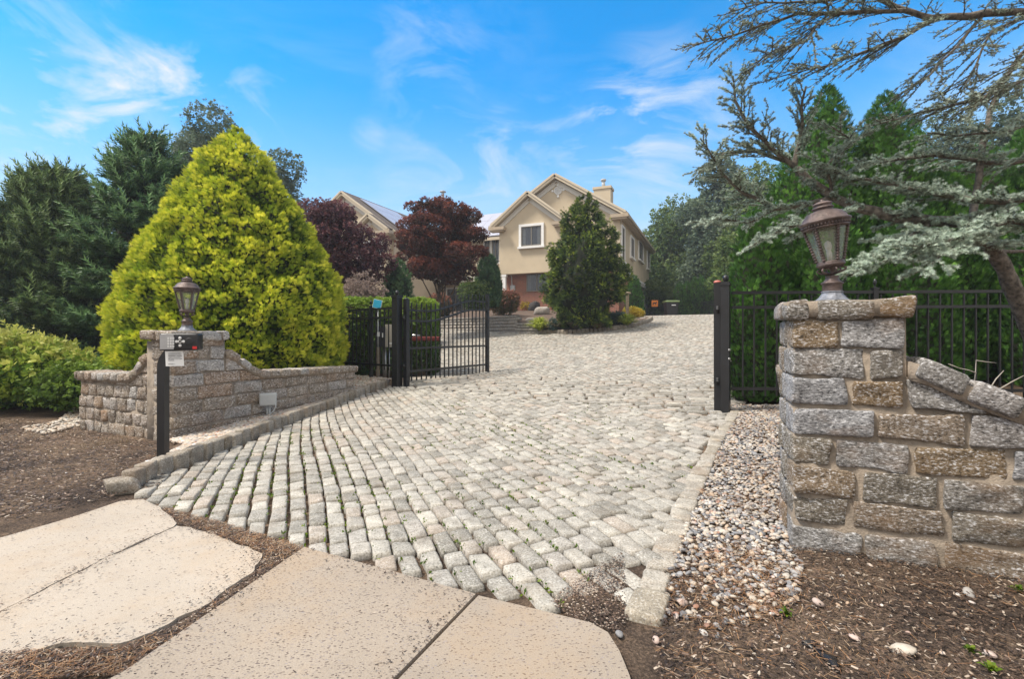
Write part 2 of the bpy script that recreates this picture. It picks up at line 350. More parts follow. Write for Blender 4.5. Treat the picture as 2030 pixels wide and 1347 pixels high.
# brick (local X+Y, Z so both wall directions get courses)
m, t, b = mat('red_brick'); tc = nd(t, 'ShaderNodeTexCoord'); sp = nd(t, 'ShaderNodeSeparateXYZ'); t.links.new(tc.outputs['Object'], sp.inputs[0])
ad = nd(t, 'ShaderNodeMath', operation='ADD'); t.links.new(sp.outputs[0], ad.inputs[0]); t.links.new(sp.outputs[1], ad.inputs[1])
cb = nd(t, 'ShaderNodeCombineXYZ'); t.links.new(ad.outputs[0], cb.inputs[0]); t.links.new(sp.outputs[2], cb.inputs[1])
br = nd(t, 'ShaderNodeTexBrick', Scale=1.0); br.inputs['Brick Width'].default_value = .21; br.inputs['Row Height'].default_value = .075; br.inputs['Mortar Size'].default_value = .006
br.inputs['Color1'].default_value = (.3, .1, .055, 1); br.inputs['Color2'].default_value = (.2, .07, .045, 1); br.inputs['Mortar'].default_value = (.36, .3, .25, 1)
t.links.new(cb.outputs[0], br.inputs['Vector']); t.links.new(br.outputs[0], b.inputs['Base Color']); b.inputs['Roughness'].default_value = .9; M['brick'] = m
# dirt ground
m, t, b = mat('dirt'); tc = nd(t, 'ShaderNodeTexCoord'); ob = tc.outputs['Object']
n = nd(t, 'ShaderNodeTexNoise', Scale=1.1, Detail=8.0, Roughness=.65); t.links.new(ob, n.inputs['Vector'])
r = ramp(t, [(.32, (.045, .035, .03)), (.44, (.1, .075, .06)), (.56, (.2, .145, .105)), (.7, (.24, .185, .14))]); t.links.new(n.outputs['Fac'], r.inputs[0])
n2 = nd(t, 'ShaderNodeTexNoise', Scale=75.0, Detail=6.0, Roughness=.8); t.links.new(ob, n2.inputs['Vector'])
r2_ = ramp(t, [(.32, (.3,)*3), (.5, (.95,)*3), (.66, (2.2, 2.1, 2.0))]); t.links.new(n2.outputs['Fac'], r2_.inputs[0])
c = mixc(t, r.outputs[0], r2_.outputs[0], 1.0, 'MULTIPLY'); t.links.new(c, b.inputs['Base Color']); b.inputs['Roughness'].default_value = 1.0; b.inputs['Specular IOR Level'].default_value = .1
bp = nd(t, 'ShaderNodeBump', Strength=1.0, Distance=.02); t.links.new(n2.outputs['Fac'], bp.inputs['Height']); t.links.new(bp.outputs[0], b.inputs['Normal']); M['dirt'] = m
# concrete with exposed aggregate
def concrete(name, base, chip, amt, sc):
    m, t, b = mat(name); tc = nd(t, 'ShaderNodeTexCoord'); ob = tc.outputs['Object']
    n = nd(t, 'ShaderNodeTexNoise', Scale=1.3, Detail=9.0, Roughness=.6); t.links.new(ob, n.inputs['Vector'])
    r = ramp(t, [(.3, tuple(x*.84 for x in base)), (.7, tuple(min(1, x*1.08) for x in base))]); t.links.new(n.outputs['Fac'], r.inputs[0])
    mp = nd(t, 'ShaderNodeMapping'); mp.inputs['Scale'].default_value = (1, 2.0, 1); mp.inputs['Rotation'].default_value = (0, 0, .5); t.links.new(ob, mp.inputs[0])
    nz_ = nd(t, 'ShaderNodeTexNoise', Scale=30.0, Detail=2.0); t.links.new(mp.outputs[0], nz_.inputs['Vector'])
    mv = mixc(t, mp.outputs[0], nz_.outputs['Color'], .03)
    v = nd(t, 'ShaderNodeTexVoronoi', Scale=sc); t.links.new(mv, v.inputs['Vector'])
    rv = ramp(t, [(.26, (1, 1, 1)), (.36, (0, 0, 0))]); t.links.new(v.outputs['Distance'], rv.inputs[0])
    sc_ = nd(t, 'ShaderNodeSeparateColor'); t.links.new(v.outputs['Color'], sc_.inputs[0])
    th = nd(t, 'ShaderNodeMath', operation='LESS_THAN'); th.inputs[1].default_value = amt; t.links.new(sc_.outputs[0], th.inputs[0])
    f = nd(t, 'ShaderNodeMath', operation='MULTIPLY'); t.links.new(rv.outputs[0], f.inputs[0]); t.links.new(th.outputs[0], f.inputs[1])
    cc = ramp(t, [(0, chip), (.6, tuple(x*1.7 for x in chip)), (1, (.3, .27, .27))]); t.links.new(sc_.outputs[1], cc.inputs[0])
    c = mixc(t, r.outputs[0], cc.outputs[0], f.outputs[0])
    n3 = nd(t, 'ShaderNodeTexNoise', Scale=220.0, Detail=4.0, Roughness=.7); t.links.new(ob, n3.inputs['Vector'])
    r3 = ramp(t, [(.35, (.78,)*3), (.6, (1.05,)*3)]); t.links.new(n3.outputs['Fac'], r3.inputs[0]); c = mixc(t, c, r3.outputs[0], 1.0, 'MULTIPLY')
    n5 = nd(t, 'ShaderNodeTexNoise', Scale=2.6, Detail=10.0, Roughness=.75); t.links.new(ob, n5.inputs['Vector'])
    r5 = ramp(t, [(.54, (0, 0, 0)), (.72, (.5,)*3)]); t.links.new(n5.outputs['Fac'], r5.inputs[0]); c = mixc(t, c, (.27, .21, .16), r5.outputs[0])
    n6 = nd(t, 'ShaderNodeTexNoise', Scale=.9, Detail=8.0, Roughness=.7); t.links.new(ob, n6.inputs['Vector'])
    r6 = ramp(t, [(.47, (0, 0, 0)), (.68, (.42,)*3)]); t.links.new(n6.outputs['Fac'], r6.inputs[0]); c = mixc(t, c, (.4, .27, .15), r6.outputs[0])
    t.links.new(c, b.inputs['Base Color']); b.inputs['Roughness'].default_value = .95; b.inputs['Specular IOR Level'].default_value = .2
    bp = nd(t, 'ShaderNodeBump', Strength=.5, Distance=.003); t.links.new(n3.outputs['Fac'], bp.inputs['Height']); t.links.new(bp.outputs[0], b.inputs['Normal'])
    return m
M['slabpale'] = concrete('pale_concrete', (.47, .41, .345), (.12, .105, .095), .22, 52)
M['slabpink'] = concrete('aggregate_concrete', (.36, .305, .25), (.10, .08, .07), .8, 60)
# foliage
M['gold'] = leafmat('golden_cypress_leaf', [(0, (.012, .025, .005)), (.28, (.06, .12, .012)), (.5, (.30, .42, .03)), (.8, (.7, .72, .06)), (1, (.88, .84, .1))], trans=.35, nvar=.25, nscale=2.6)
M['yew'] = leafmat('dark_conifer_leaf', [(0, (0.021, 0.045, 0.018)), (.5, (0.068, 0.128, 0.045)), (1, (0.210, 0.300, 0.105))], trans=.15, nvar=.4)
M['spruce'] = leafmat('spruce_needle', [(0, (0.019, 0.047, 0.022)), (.5, (0.068, 0.149, 0.061)), (1, (0.189, 0.324, 0.121))], trans=.15, nvar=.4)
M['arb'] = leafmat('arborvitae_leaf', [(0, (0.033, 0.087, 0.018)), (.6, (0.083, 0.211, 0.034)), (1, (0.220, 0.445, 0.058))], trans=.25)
M['cedar'] = leafmat('blue_cedar_needle', [(0, (.17, .19, .13)), (.35, (.34, .4, .31)), (.75, (.5, .6, .5)), (1, (.66, .76, .64))], trans=.25, nscale=2.0)
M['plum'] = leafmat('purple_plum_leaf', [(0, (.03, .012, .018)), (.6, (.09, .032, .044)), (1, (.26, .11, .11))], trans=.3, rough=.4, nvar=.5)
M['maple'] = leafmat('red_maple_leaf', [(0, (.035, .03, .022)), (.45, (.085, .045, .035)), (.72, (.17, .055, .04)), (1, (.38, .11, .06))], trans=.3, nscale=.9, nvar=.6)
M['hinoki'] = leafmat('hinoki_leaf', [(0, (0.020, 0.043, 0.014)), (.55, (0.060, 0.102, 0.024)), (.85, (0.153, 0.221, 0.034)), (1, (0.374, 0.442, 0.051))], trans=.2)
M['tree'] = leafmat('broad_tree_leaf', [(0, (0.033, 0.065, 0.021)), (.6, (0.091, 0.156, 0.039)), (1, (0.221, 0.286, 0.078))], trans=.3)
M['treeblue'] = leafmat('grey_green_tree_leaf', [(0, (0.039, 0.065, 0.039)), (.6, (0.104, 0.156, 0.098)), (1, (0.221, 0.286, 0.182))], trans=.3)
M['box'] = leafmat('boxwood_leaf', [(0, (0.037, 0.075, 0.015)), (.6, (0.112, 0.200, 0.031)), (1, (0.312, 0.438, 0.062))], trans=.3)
M['vari'] = leafmat('variegated_shrub_leaf', [(0, (.04, .1, .015)), (.4, (.1, .22, .03)), (.65, (.3, .4, .05)), (1, (.72, .68, .2))], trans=.35)
M['spirea'] = leafmat('spirea_leaf', [(0, (.05, .06, .025)), (.5, (.12, .12, .045)), (.75, (.26, .12, .07)), (1, (.5, .2, .14))], trans=.3)
M['pinkish'] = leafmat('pinkish_shrub_leaf', [(0, (.07, .06, .04)), (.5, (.16, .12, .09)), (1, (.42, .32, .28))], trans=.3)
M['yellow'] = leafmat('yellow_shrub_leaf', [(0, (.2, .16, .02)), (.5, (.42, .3, .03)), (1, (.6, .5, .07))], trans=.3)
M['chartreuse'] = leafmat('chartreuse_grass', [(0, (.25, .33, .03)), (1, (.6, .65, .12))], trans=.35)
M['juniper'] = leafmat('blue_juniper_leaf', [(0, (.03, .06, .05)), (1, (.12, .19, .17))], trans=.2)
M['moss'] = leafmat('joint_weeds', [(0, (.05, .11, .01)), (.7, (.14, .22, .015)), (1, (.25, .3, .03))], trans=.3)
M['needle'] = leafmat('fallen_needles', [(0, (.1, .05, .025)), (.4, (.28, .14, .07)), (.7, (.4, .22, .1)), (1, (.5, .4, .28))], trans=.05)
M['chips'] = leafmat('mulch_chips', [(0, (.02, .016, .015)), (.5, (.09, .06, .045)), (.8, (.2, .13, .09)), (1, (.5, .42, .34))], trans=0)
M['drygrass'] = leafmat('dry_grass', [(0, (.15, .12, .06)), (1, (.4, .3, .17))], trans=.3)

# ------------------------------------------------------------------ leaf templates
def kite(L0, W0, drop=0., x=0, a=0., z0=0.):
    d = np.array([sin(a), 0, cos(a)]); s_ = np.array([cos(a), 0, -sin(a)]); o = np.array([x, 0, z0]); dn = np.array([0, -1., 0])
    return [o, o+d*L0*.5+s_*W0/2+dn*drop*.3, o+d*L0+dn*drop, o+d*L0*.5-s_*W0/2+dn*drop*.3]
def tpl(kites):
    V = []; Fc = []
    for k in kites: Fc.append([len(V)+i for i in range(4)]); V += k
    return np.array(V), np.array(Fc)
SPRAY = tpl([kite(1, .09, .2)]+[kite(.62-.085*i, .105, .16-.05*i, 0, sgn*(.8-.06*i), .06+.16*i) for i in range(5) for sgn in (-1, 1)])
r_ = np.random.default_rng(3)
def needles(n, L0, W0, spread, z1=1.0):
    V = []; Fc = []
    for i in range(n):
        a = i*2.4; z = z1*i/n; e = spread*(1-.25*i/n); o = np.array([0, 0, z])
        d = np.array([cos(a)*sin(e), sin(a)*sin(e), cos(e)]); s_ = np.array([-sin(a), cos(a), 0])
        V += [o-s_*W0/2, o+s_*W0/2, o+d*L0*r_.uniform(.8, 1.15)]; Fc.append([3*i, 3*i+1, 3*i+2])
    return np.array(V), np.array(Fc)
FROND = tpl([kite(1, .085, .12)]+[kite(.72-.14*i, .08, .10, 0, sgn*(.42+.05*i), .05+.2*i) for i in range(3) for sgn in (-1, 1)])
SHOOT = needles(20, .3, .09, .9)
TUFT = needles(12, .9, .2, 1.25, .2)
LEAF5 = tpl([[np.array(p) for p in kite(.62, .34, .1, 0, a, z)] for a, z in ((-1.1, .1), (1.0, .2), (-.5, .4), (.55, .5), (0, .6))])
# rotate leaves of the cluster out of plane
v = LEAF5[0].reshape(-1, 4, 3)
for i in range(5):
    an = (i-2)*.5; R = np.array([[1, 0, 0], [0, cos(an), -sin(an)], [0, sin(an), cos(an)]]); o = v[i][0].copy(); v[i] = (v[i]-o)@R.T+o
LEAF5 = (v.reshape(-1, 3), LEAF5[1])
ONE = tpl([kite(1, .5, .15)])
BLADE = tpl([kite(1, .045, .15)])

def sphere_dirs(n, up=-1.0):
    z = U(up, 1, n); a = U(0, 2*pi, n); r = np.sqrt(1-z*z); return np.stack([r*np.cos(a), r*np.sin(a), z], 1)
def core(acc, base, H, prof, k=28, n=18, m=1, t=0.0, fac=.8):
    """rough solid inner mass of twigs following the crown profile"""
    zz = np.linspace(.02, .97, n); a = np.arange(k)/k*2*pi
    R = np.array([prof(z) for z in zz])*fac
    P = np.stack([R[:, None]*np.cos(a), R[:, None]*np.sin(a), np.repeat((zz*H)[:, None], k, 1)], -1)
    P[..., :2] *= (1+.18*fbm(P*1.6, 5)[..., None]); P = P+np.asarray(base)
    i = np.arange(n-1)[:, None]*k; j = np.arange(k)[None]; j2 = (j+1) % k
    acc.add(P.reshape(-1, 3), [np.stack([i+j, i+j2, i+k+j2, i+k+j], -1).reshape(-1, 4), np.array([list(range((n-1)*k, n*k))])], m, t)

def profile_crown(acc, base, H, prof, ncl, per, size, csize, T, updir=.5, seed=1, zmin=.0, tlo=.1, thi=1., lump=.12, half_only=None, sp=.9, lf=2.4):
    """clumps spread on a surface of revolution, each a burst of sprays pointing out and up"""
    base = np.asarray(base, float)
    zz = np.linspace(zmin, 1, 200); wz = np.array([prof(z) for z in zz])+.02; cdf = np.cumsum(wz); cdf /= cdf[-1]
    z = np.interp(U(0, 1, ncl), cdf, zz); a = U(0, 2*pi, ncl)
    R = np.array([prof(q) for q in z])
    c = np.stack([R*np.cos(a), R*np.sin(a), z*H], 1)
    l = fbm(c*lf+seed*3, seed, 2); c[:, :2] *= (1+lump*(l-.15)*1.6)[:, None]*U(.9, 1.02, ncl)[:, None]
    if half_only is not None:
        k = (c@np.asarray(half_only)) > -R*.55; c = c[k]; a = a[k]; z = z[k]
    outd = nrm(np.stack([np.cos(a), np.sin(a), np.full(len(a), updir)], 1))
    n = len(c); P = np.repeat(c, per, 0); O = np.repeat(outd, per, 0)
    D = nrm(O+rng.normal(size=P.shape)*.55*sp)
    q = U(0, 1, n*per)
    P = P+D*csize*np.repeat(np.clip(np.array([prof(x) for x in z])/.55, .35, 1), per)[:, None]*(q[:, None]-.35)*np.repeat(U(.7, 1.3, n), per)[:, None]
    tt = np.clip(tlo+(thi-tlo)*(q*.75+np.repeat(U(0, .3, n), per)+rng.normal(size=n*per)*.06), 0, 1)
    P[:, 2] = np.maximum(P[:, 2], .03)
    acc.inst(T[0], T[1], P+base, D, size*U(.7, 1.25, n*per), tt, 0, face=O)

def surface_crown(acc, base, H, prof, n, size, T, updir=.8, amp=.16, lf=3.2, seed=1, depth=.14, tb=0., zlf=1., rnd=.45):
    """fronds set one by one over a lumpy surface of revolution; the outer tips carry the bright new growth"""
    base = np.asarray(base, float); zz = np.linspace(0, 1, 300); R0 = np.array([prof(z) for z in zz]); cdf = np.cumsum(R0+.04); cdf /= cdf[-1]
    z = np.interp(U(0, 1, n), cdf, zz); a = U(0, 2*pi, n); R = np.interp(z, zz, R0)
    c = np.stack([R*np.cos(a), R*np.sin(a), z*H], 1); q = c*np.array([lf, lf, lf*zlf])
    f = 1-2*np.abs(noise3(q, seed)); g = noise3(q*2.3+9, seed+1); lo = noise3(c*.9, seed+2)
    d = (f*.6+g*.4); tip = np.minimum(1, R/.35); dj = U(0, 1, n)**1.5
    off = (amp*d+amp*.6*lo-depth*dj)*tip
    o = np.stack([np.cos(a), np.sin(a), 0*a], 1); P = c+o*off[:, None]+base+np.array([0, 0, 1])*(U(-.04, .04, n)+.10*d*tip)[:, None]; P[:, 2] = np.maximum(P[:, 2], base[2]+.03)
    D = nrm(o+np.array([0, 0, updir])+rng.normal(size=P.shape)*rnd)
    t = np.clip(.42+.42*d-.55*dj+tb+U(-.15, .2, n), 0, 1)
    acc.inst(T[0], T[1], P, D, size*U(.65, 1.3, n), t, 0, face=o)

def blob_crown(acc, blobs, n, size, T, tlo=0., thi=1., shell=.72, seed=0, gap=-.38):
    """leaf clusters through a set of ellipsoidal lobes, denser at their skins"""
    vol = np.array([b[3]*b[4]*b[5] for b in blobs])**.67; vol = vol/vol.sum()
    for b, f in zip(blobs, vol):
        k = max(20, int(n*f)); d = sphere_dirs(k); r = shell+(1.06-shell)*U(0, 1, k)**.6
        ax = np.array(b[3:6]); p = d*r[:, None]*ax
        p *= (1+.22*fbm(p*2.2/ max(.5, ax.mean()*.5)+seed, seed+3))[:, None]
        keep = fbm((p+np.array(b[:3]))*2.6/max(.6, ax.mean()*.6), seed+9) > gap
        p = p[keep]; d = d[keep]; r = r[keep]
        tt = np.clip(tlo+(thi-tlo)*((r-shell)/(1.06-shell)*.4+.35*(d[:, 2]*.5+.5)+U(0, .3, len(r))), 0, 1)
        acc.inst(T[0], T[1], p+np.array(b[:3]), nrm(d+np.array([0, 0, .35])+rng.normal(size=d.shape)*.5), size*U(.6, 1.3, len(p)), tt, 0)

def limbs(acc, base, top, r0, tips, k=8):
    base = np.asarray(base, float); top = np.asarray(top, float)
    t_ = np.linspace(0, 1, 7)[:, None]; P = base+(top-base)*t_; P[1:-1, :2] += U(-.04, .04, (5, 2))*np.linalg.norm(top-base)*.3
    acc.tube(P, r0*(1-.6*t_[:, 0])*np.where(t_[:, 0] == 0, 1.25, 1), k)
    for q in tips:
        s = P[rng.integers(2, 6)]; q = np.asarray(q, float); u = np.linspace(0, 1, 6)[:, None]
        B = s+(q-s)*u+np.array([0, 0, 1])*np.sin(u*pi)*.08*np.linalg.norm(q-s)+rng.normal(size=(6, 3))*.02*np.linalg.norm(q-s)
        acc.tube(B, r0*.42*(1-.8*u[:, 0]), 6)

# ================================================================== THE SETTING
KL_PX = [(268, 972), (330, 940), (400, 915), (500, 873), (600, 832), (700, 793), (778, 764)]
KL = np.array([gp(*p)[:2] for p in KL_PX])
KR_PX = [(1240, 1238), (1290, 1112), (1335, 1012), (1375, 937), (1406, 880), (1434, 838), (1452, 812)]
KR = np.array([gp(*p)[:2] for p in KR_PX])
BEDF = np.array([gp(*p)[:2] for p in [(700, 652), (770, 652), (840, 653), (900, 655), (965, 657), (1010, 660), (1060, 662), (1130, 662.5), (1200, 657), (1250, 650), (1283, 641), (1293, 634)]])
DRIVE = [tuple(p) for p in KL]+[(-2.38, 9.9), tuple(gp(835, 738)[:2]), tuple(gp(850, 700)[:2]), tuple(gp(846, 675)[:2]), (-9, 19.0)]+\
        [tuple(p) for p in BEDF]+[(6.2, 25.5), (8.2, 31), (14, 31), (9.2, 20), (4.9, 10.4), (3.15, 6.9)]+[tuple(p) for p in KR[::-1]]+\
        [tuple(gp(*p)[:2]) for p in [(1232, 1120), (1200, 1150), (1150, 1165), (1120, 1205), (1040, 1200), (940, 1180), (860, 1158), (760, 1130), (610, 1090), (560, 1082), (500, 1060), (430, 1042), (370, 1020), (300, 992)]]
BAND = [tuple(gp(*p)[:2]) for p in [(790, 764), (900, 778), (960, 782), (1120, 797), (1240, 808), (1400, 822), (1470, 826), (1450, 785), (1415, 768), (1240, 756), (1100, 749), (960, 748), (850, 744), (790, 752)]]

def polysheet(name, P, zoff, m, step=.25, parent=None, kind='structure', thick=.1, edge=0.0, seed=0, mesh_only=False, zfun=None):
    """irregular polygon slab: triangulated fan of a resampled outline with a vertical rim"""
    P = np.array([p[:2] for p in P]); n = len(P); out = []
    for i in range(n):
        a, b_ = P[i], P[(i+1) % n]; k = max(1, int(np.linalg.norm(b_-a)/step))
        for j in range(k): out.append(a+(b_-a)*j/k)
    Q = np.array(out); 
    if edge: Q = Q+np.stack([fbm(np.c_[Q*9, np.zeros(len(Q))], seed), fbm(np.c_[Q*9, np.ones(len(Q))*5], seed+4)], 1)*edge
    import bmesh
    bm = bmesh.new(); zf = zfun or (lambda x, y: G(x, y)+zoff)
    top = [bm.verts.new((q[0], q[1], float(zf(q[0], q[1])))) for q in Q]
    f = bm.faces.new(top); f.normal_update()
    if f.normal.z < 0: f.normal_flip()
    r = bmesh.ops.extrude_face_region(bm, geom=[f]); vs_ = [g for g in r['geom'] if isinstance(g, bmesh.types.BMVert)]
    for v_ in vs_: v_.co.z -= thick
    bmesh.ops.triangulate(bm, faces=[q for q in bm.faces if len(q.verts) > 4])
    bmesh.ops.recalc_face_normals(bm, faces=bm.faces)
    me = bpy.data.meshes.new(name); bm.to_mesh(me); bm.free(); me.materials.append(m)
    o = bpy.data.objects.new(name, me); C.objects.link(o)
    if kind: o['kind'] = kind
    return o

# ground
xs = np.concatenate([[-500, -200, -90, -50, -30, -22], np.arange(-17, 17.1, .25), [22, 30, 50, 90, 200, 500]])
ys = np.concatenate([[-60, -20, -6], np.arange(-1, 34.1, .25), [40, 50, 80, 140, 260, 700]])
XX, YY = np.meshgrid(xs, ys); ind = inpoly(XX, YY, DRIVE)
ZZ = G(XX, YY)+np.where(ind, -.020, .018*fbm(np.stack([XX*1.4, YY*1.4, XX*0], -1), 3))-.012
nx = len(xs); ii = (np.arange(len(ys)-1)[:, None]*nx+np.arange(nx-1)[None]).ravel()
a_ = Acc(); a_.add(np.stack([XX, YY, ZZ], -1), np.stack([ii, ii+1, ii+nx+1, ii+nx], -1)); tag(a_.build('ground', M['dirt']), kind='structure')

# driveway of granite setts
def setts(zone, rows, seg, wid, ln, seed, amp=.004, sink=None):
    cen = []; ax = []; hf = []
    for c, u, l, wdt in rows:
        if zone(c[:, 0], c[:, 1]).any():
            k = zone(c[:, 0], c[:, 1]); cen.append(c[k]); hf.append(np.stack([l[k]/2, wdt[k]/2, np.full(k.sum(), .045)], 1)); ax.append(u[k])
    c = np.concatenate(cen); u = np.concatenate(ax); h = np.concatenate(hf); N = len(c)
    z = G(c[:, 0], c[:, 1]); e = .05
    sx_ = (G(c[:, 0]+e, c[:, 1])-z)/e; sy_ = (G(c[:, 0], c[:, 1]+e)-z)/e
    n_ = nrm(np.stack([-sx_+U(-.035, .035, N), -sy_+U(-.035, .035, N), np.ones(N)], 1))
    X = nrm(np.c_[u, np.zeros(N)]-n_*(np.c_[u, np.zeros(N)]*n_).sum(1)[:, None]); Y = np.cross(n_, X)
    top = .012+U(-.005, .005, N)
    if sink is not None: top = top-sink(c)
    C3 = np.c_[c, z+top-.045]
    blocks(DR, C3, np.stack([X, Y, n_], 1), h, seg, r=.012, jit=.008, amp=amp, freq=22, seed=seed)
DR = Acc()
front = np.array([gp(*p)[:2] for p in [(300, 992), (370, 1020), (430, 1042), (560, 1082), (610, 1090), (760, 1130), (940, 1180), (1100, 1200), (1150, 1160), (1240, 1110)]])
def dist_poly(c, L_):
    d = np.full(len(c), 9.)
    for a, b_ in zip(L_[:-1], L_[1:]):
        t_ = np.clip(((c-a)@(b_-a))/((b_-a)@(b_-a)), 0, 1); d = np.minimum(d, np.linalg.norm(c-a-t_[:, None]*(b_-a), axis=1))
    return d
def sink(c):
    d = dist_poly(c, front); return np.clip(.2-d, 0, .2)*.09*U(.0, 1.2, len(c))
def near(x, y): return inpoly(x, y, DRIVE) & ~inpoly(x, y, BAND) & (.55*x+.84*y < 7.3+.12*(x < 0))
def band(x, y): return inpoly(x, y, DRIVE) & inpoly(x, y, BAND)
def far1(x, y): return inpoly(x, y, DRIVE) & ~inpoly(x, y, BAND) & ~near(x, y) & (y < 16)
def far2(x, y): return inpoly(x, y, DRIVE) & ~inpoly(x, y, BAND) & ~near(x, y) & (y >= 16)
rows = []; r_d = np.array([.375, -.927]); n_d = np.array([.927, .375])
for j in range(-60, 90):
    l = U(.16, .29, 90); s = np.cumsum(l)-11; s = s-l/2; q = j*.122
    wob = .10*np.sin(s*.33+.8)+.02*np.sin(s*1.3+j*.35)
    c = s[:, None]*r_d+(q+wob)[:, None]*n_d+np.array([0, 4.])
    g = np.gradient(wob, s); u = nrm(r_d+g[:, None]*n_d)
    rows.append((c, u, l-.022, U(.098, .114, len(l))))
setts(near, rows, (5, 4, 2), 0, 0, 1, sink=sink)
rows = []
for j in range(-30, 60):
    l = U(.2, .42, 60); s = np.cumsum(l)-7; s = s-l/2; th = -.06
    c = np.stack([s*cos(th), 7.0+j*.155+s*sin(th)+.03*np.sin(s*2+j)+U(-.008, .008, len(s))], 1)
    rows.append((c, np.tile([cos(th), sin(th)], (len(l), 1)), l-U(.03, .06, len(l)), U(.095, .13, len(l))))
setts(band, rows, (5, 4, 2), 0, 0, 2, amp=.012)
rows = []; cc = np.array([-9, 9.])
for j in range(25, 240):
    rr = j*.13; l = U(.17, .28, 420); an = np.cumsum(l)/rr-1.4; k = an < 2.2; an = an[k]; l = l[k]
    an = an-l/2/rr; c = cc+rr*np.stack([np.cos(an), np.sin(an)], 1); u = np.stack([-np.sin(an), np.cos(an)], 1)
    rows.append((c, u, l-.02, U(.094, .112, len(l))))
setts(far1, rows, (3, 3, 2), 0, 0, 3, amp=.003); setts(far2, rows, (2, 2, 2), 0, 0, 4, amp=0)
tag(DR.build('driveway', M['cobble']), kind='structure')

def resample(P, step):
    P = np.asarray(P, float); d = np.concatenate([[0], np.cumsum(np.linalg.norm(np.diff(P, axis=0), axis=1))]); s = np.arange(0, d[-1], step)
    return np.stack([np.interp(s, d, P[:, i]) for i in range(P.shape[1])], 1), s
def kerb(P, step, half, zoff, seg, seed, m, name='kerb', r=.022, jit=.012, gap=.005):
    Q, s = resample(P, .05); cen = []; ax = []; hf = []; i = 0; pos = 0.
    D_ = np.concatenate([[0], np.cumsum(np.linalg.norm(np.diff(Q, axis=0), axis=1))])
    while pos < D_[-1]-step*.5:
        l = step*U(.88, 1.12); c = [np.interp(pos+l/2, D_, Q[:, k]) for k in (0, 1)]; e = [np.interp(pos+l/2+.08, D_, Q[:, k]) for k in (0, 1)]; b_ = [np.interp(pos+l/2-.08, D_, Q[:, k]) for k in (0, 1)]
        t3 = np.array([e[0]-b_[0], e[1]-b_[1], float(G(*e)-G(*b_))]); t3 = nrm(t3); sd = nrm(np.cross([0, 0, 1], t3)); up = np.cross(t3, sd)
        sd = nrm(sd+U(-.05, .05, 3)); up = nrm(np.cross(t3, sd))
        cen.append([c[0], c[1], float(G(*c))+zoff+U(-.006, .006)]); ax.append([t3, sd, up]); hf.append([l/2-gap, half[0]*U(.9, 1.1), half[1]]); pos += l
    A = Acc(); blocks(A, cen, np.array(ax), hf, seg, r=r, jit=jit, amp=.006, freq=18, seed=seed)
    return tag(A.build(name, m), kind='structure')
kerb(KL-np.array([.06, 0]), .185, (.06, .13), .02, (6, 4, 6), 5, M['kerb'], gap=.014)
M['kerbpale'] = granite('flush_kerb_granite', [(0, (.32, .28, .22)), (.5, (.42, .385, .33)), (1, (.34, .3, .25))], sp=95, amt=.6, stain=(.3, .2, .12), stainamt=.4, bump=.4)
kerb(KR+np.array([.07, 0]), .235, (.072, .08), -.056, (8, 6, 5), 6, M['kerbpale'], r=.024, jit=.014, gap=.010)
A = Acc(); blocks(A, [gp(243, 972)+np.array([.02, -.02, .03])], np.array([[[.8, .6, 0], [-.6, .8, 0.1], [0, -.1, 1]]]), [[.12, .08, .07]], (8, 6, 6), r=.05, jit=.03, amp=.012, seed=8)
tag(A.build('loose_stone', M['kerb']), 'rough granite block toppled at the near end of the raised left kerb', 'stone')

# pavement slabs
SL = [gp(*p) for p in [(-260, 1175), (0, 1072), (140, 1030), (240, 998), (282, 994), (318, 1010), (352, 1042)]]
SL2 = [gp(*p) for p in [(-260, 1320), (0, 1222), (120, 1160), (230, 1103), (350, 1047), (420, 1060), (480, 1085), (521, 1104), (503, 1140), (440, 1182), (380, 1222), (300, 1262), (245, 1280), (130, 1283), (60, 1296), (-160, 1420)]]
SLa = SL+[gp(*p) for p in [(345, 1049), (230, 1101), (120, 1157), (0, 1219), (-260, 1316)]]
polysheet('pavement', SLa, .012, M['slabpale'], .06, edge=.012, seed=2)
polysheet('pavement', SL2, .010, M['slabpale'], .025, edge=.035, seed=3)
ra = [gp(603, 1092), gp(943, 1186)]; rb = [gp(1212, 1254)]
polysheet('pavement', ra+[np.array([-.62, 1.3, 0]), np.array([-.85, .4, 0]), np.array([-1.75, -.3, 0]), np.array([-2.0, .9, 0]), gp(240, 1347)], .016, M['slabpink'], .08, edge=.003, seed=5)
d_ = gp(949, 1188)
polysheet('pavement', [d_, gp(1170, 1243), gp(1205, 1262), gp(1228, 1300), gp(1248, 1350), np.array([.42, 1.5, 0]), np.array([.4, .3, 0]), np.array([-.83, .4, 0]), np.array([-.605, 1.3, 0])], .014, M['slabpink'], .08, edge=.003, seed=6)

# planting bed in front of the house: rises from the kerb to the brick base
HX, HY = 6.46, 29.0; E1 = np.array([-.921, .389]); E2 = np.array([.389, .921])
def hw(a, b_): return np.array([HX, HY])+E1*a+E2*b_
nb = 110; Fb, _ = resample(BEDF, .01); Fb = Fb[np.linspace(0, len(Fb)-1, nb).astype(int)]
tt = np.linspace(0, 1, nb); Bk = np.array([hw(a, .3) for a in np.interp(tt, [0, .15, 1], [22, 16, -.9])])
pxF = 1015+F*Fb[:, 0]/Fb[:, 1]; Bk = np.array([hw(a, .3) for a in np.interp(pxF, [700, 900, 1060, 1200, 1285], [22, 13, 7, 2, -.9])]); lift = np.interp(pxF, [700, 1018, 1025, 1056, 1066, 1300], [.60, .50, .40, .32, .13, .12]); zb = np.interp(pxF, [700, 1150, 1285], [3.0, 2.85, 2.36]); i1 = int(np.searchsorted(pxF, 1024)); i2 = int(np.searchsorted(pxF, 1064))
nv = 30; g_ = []
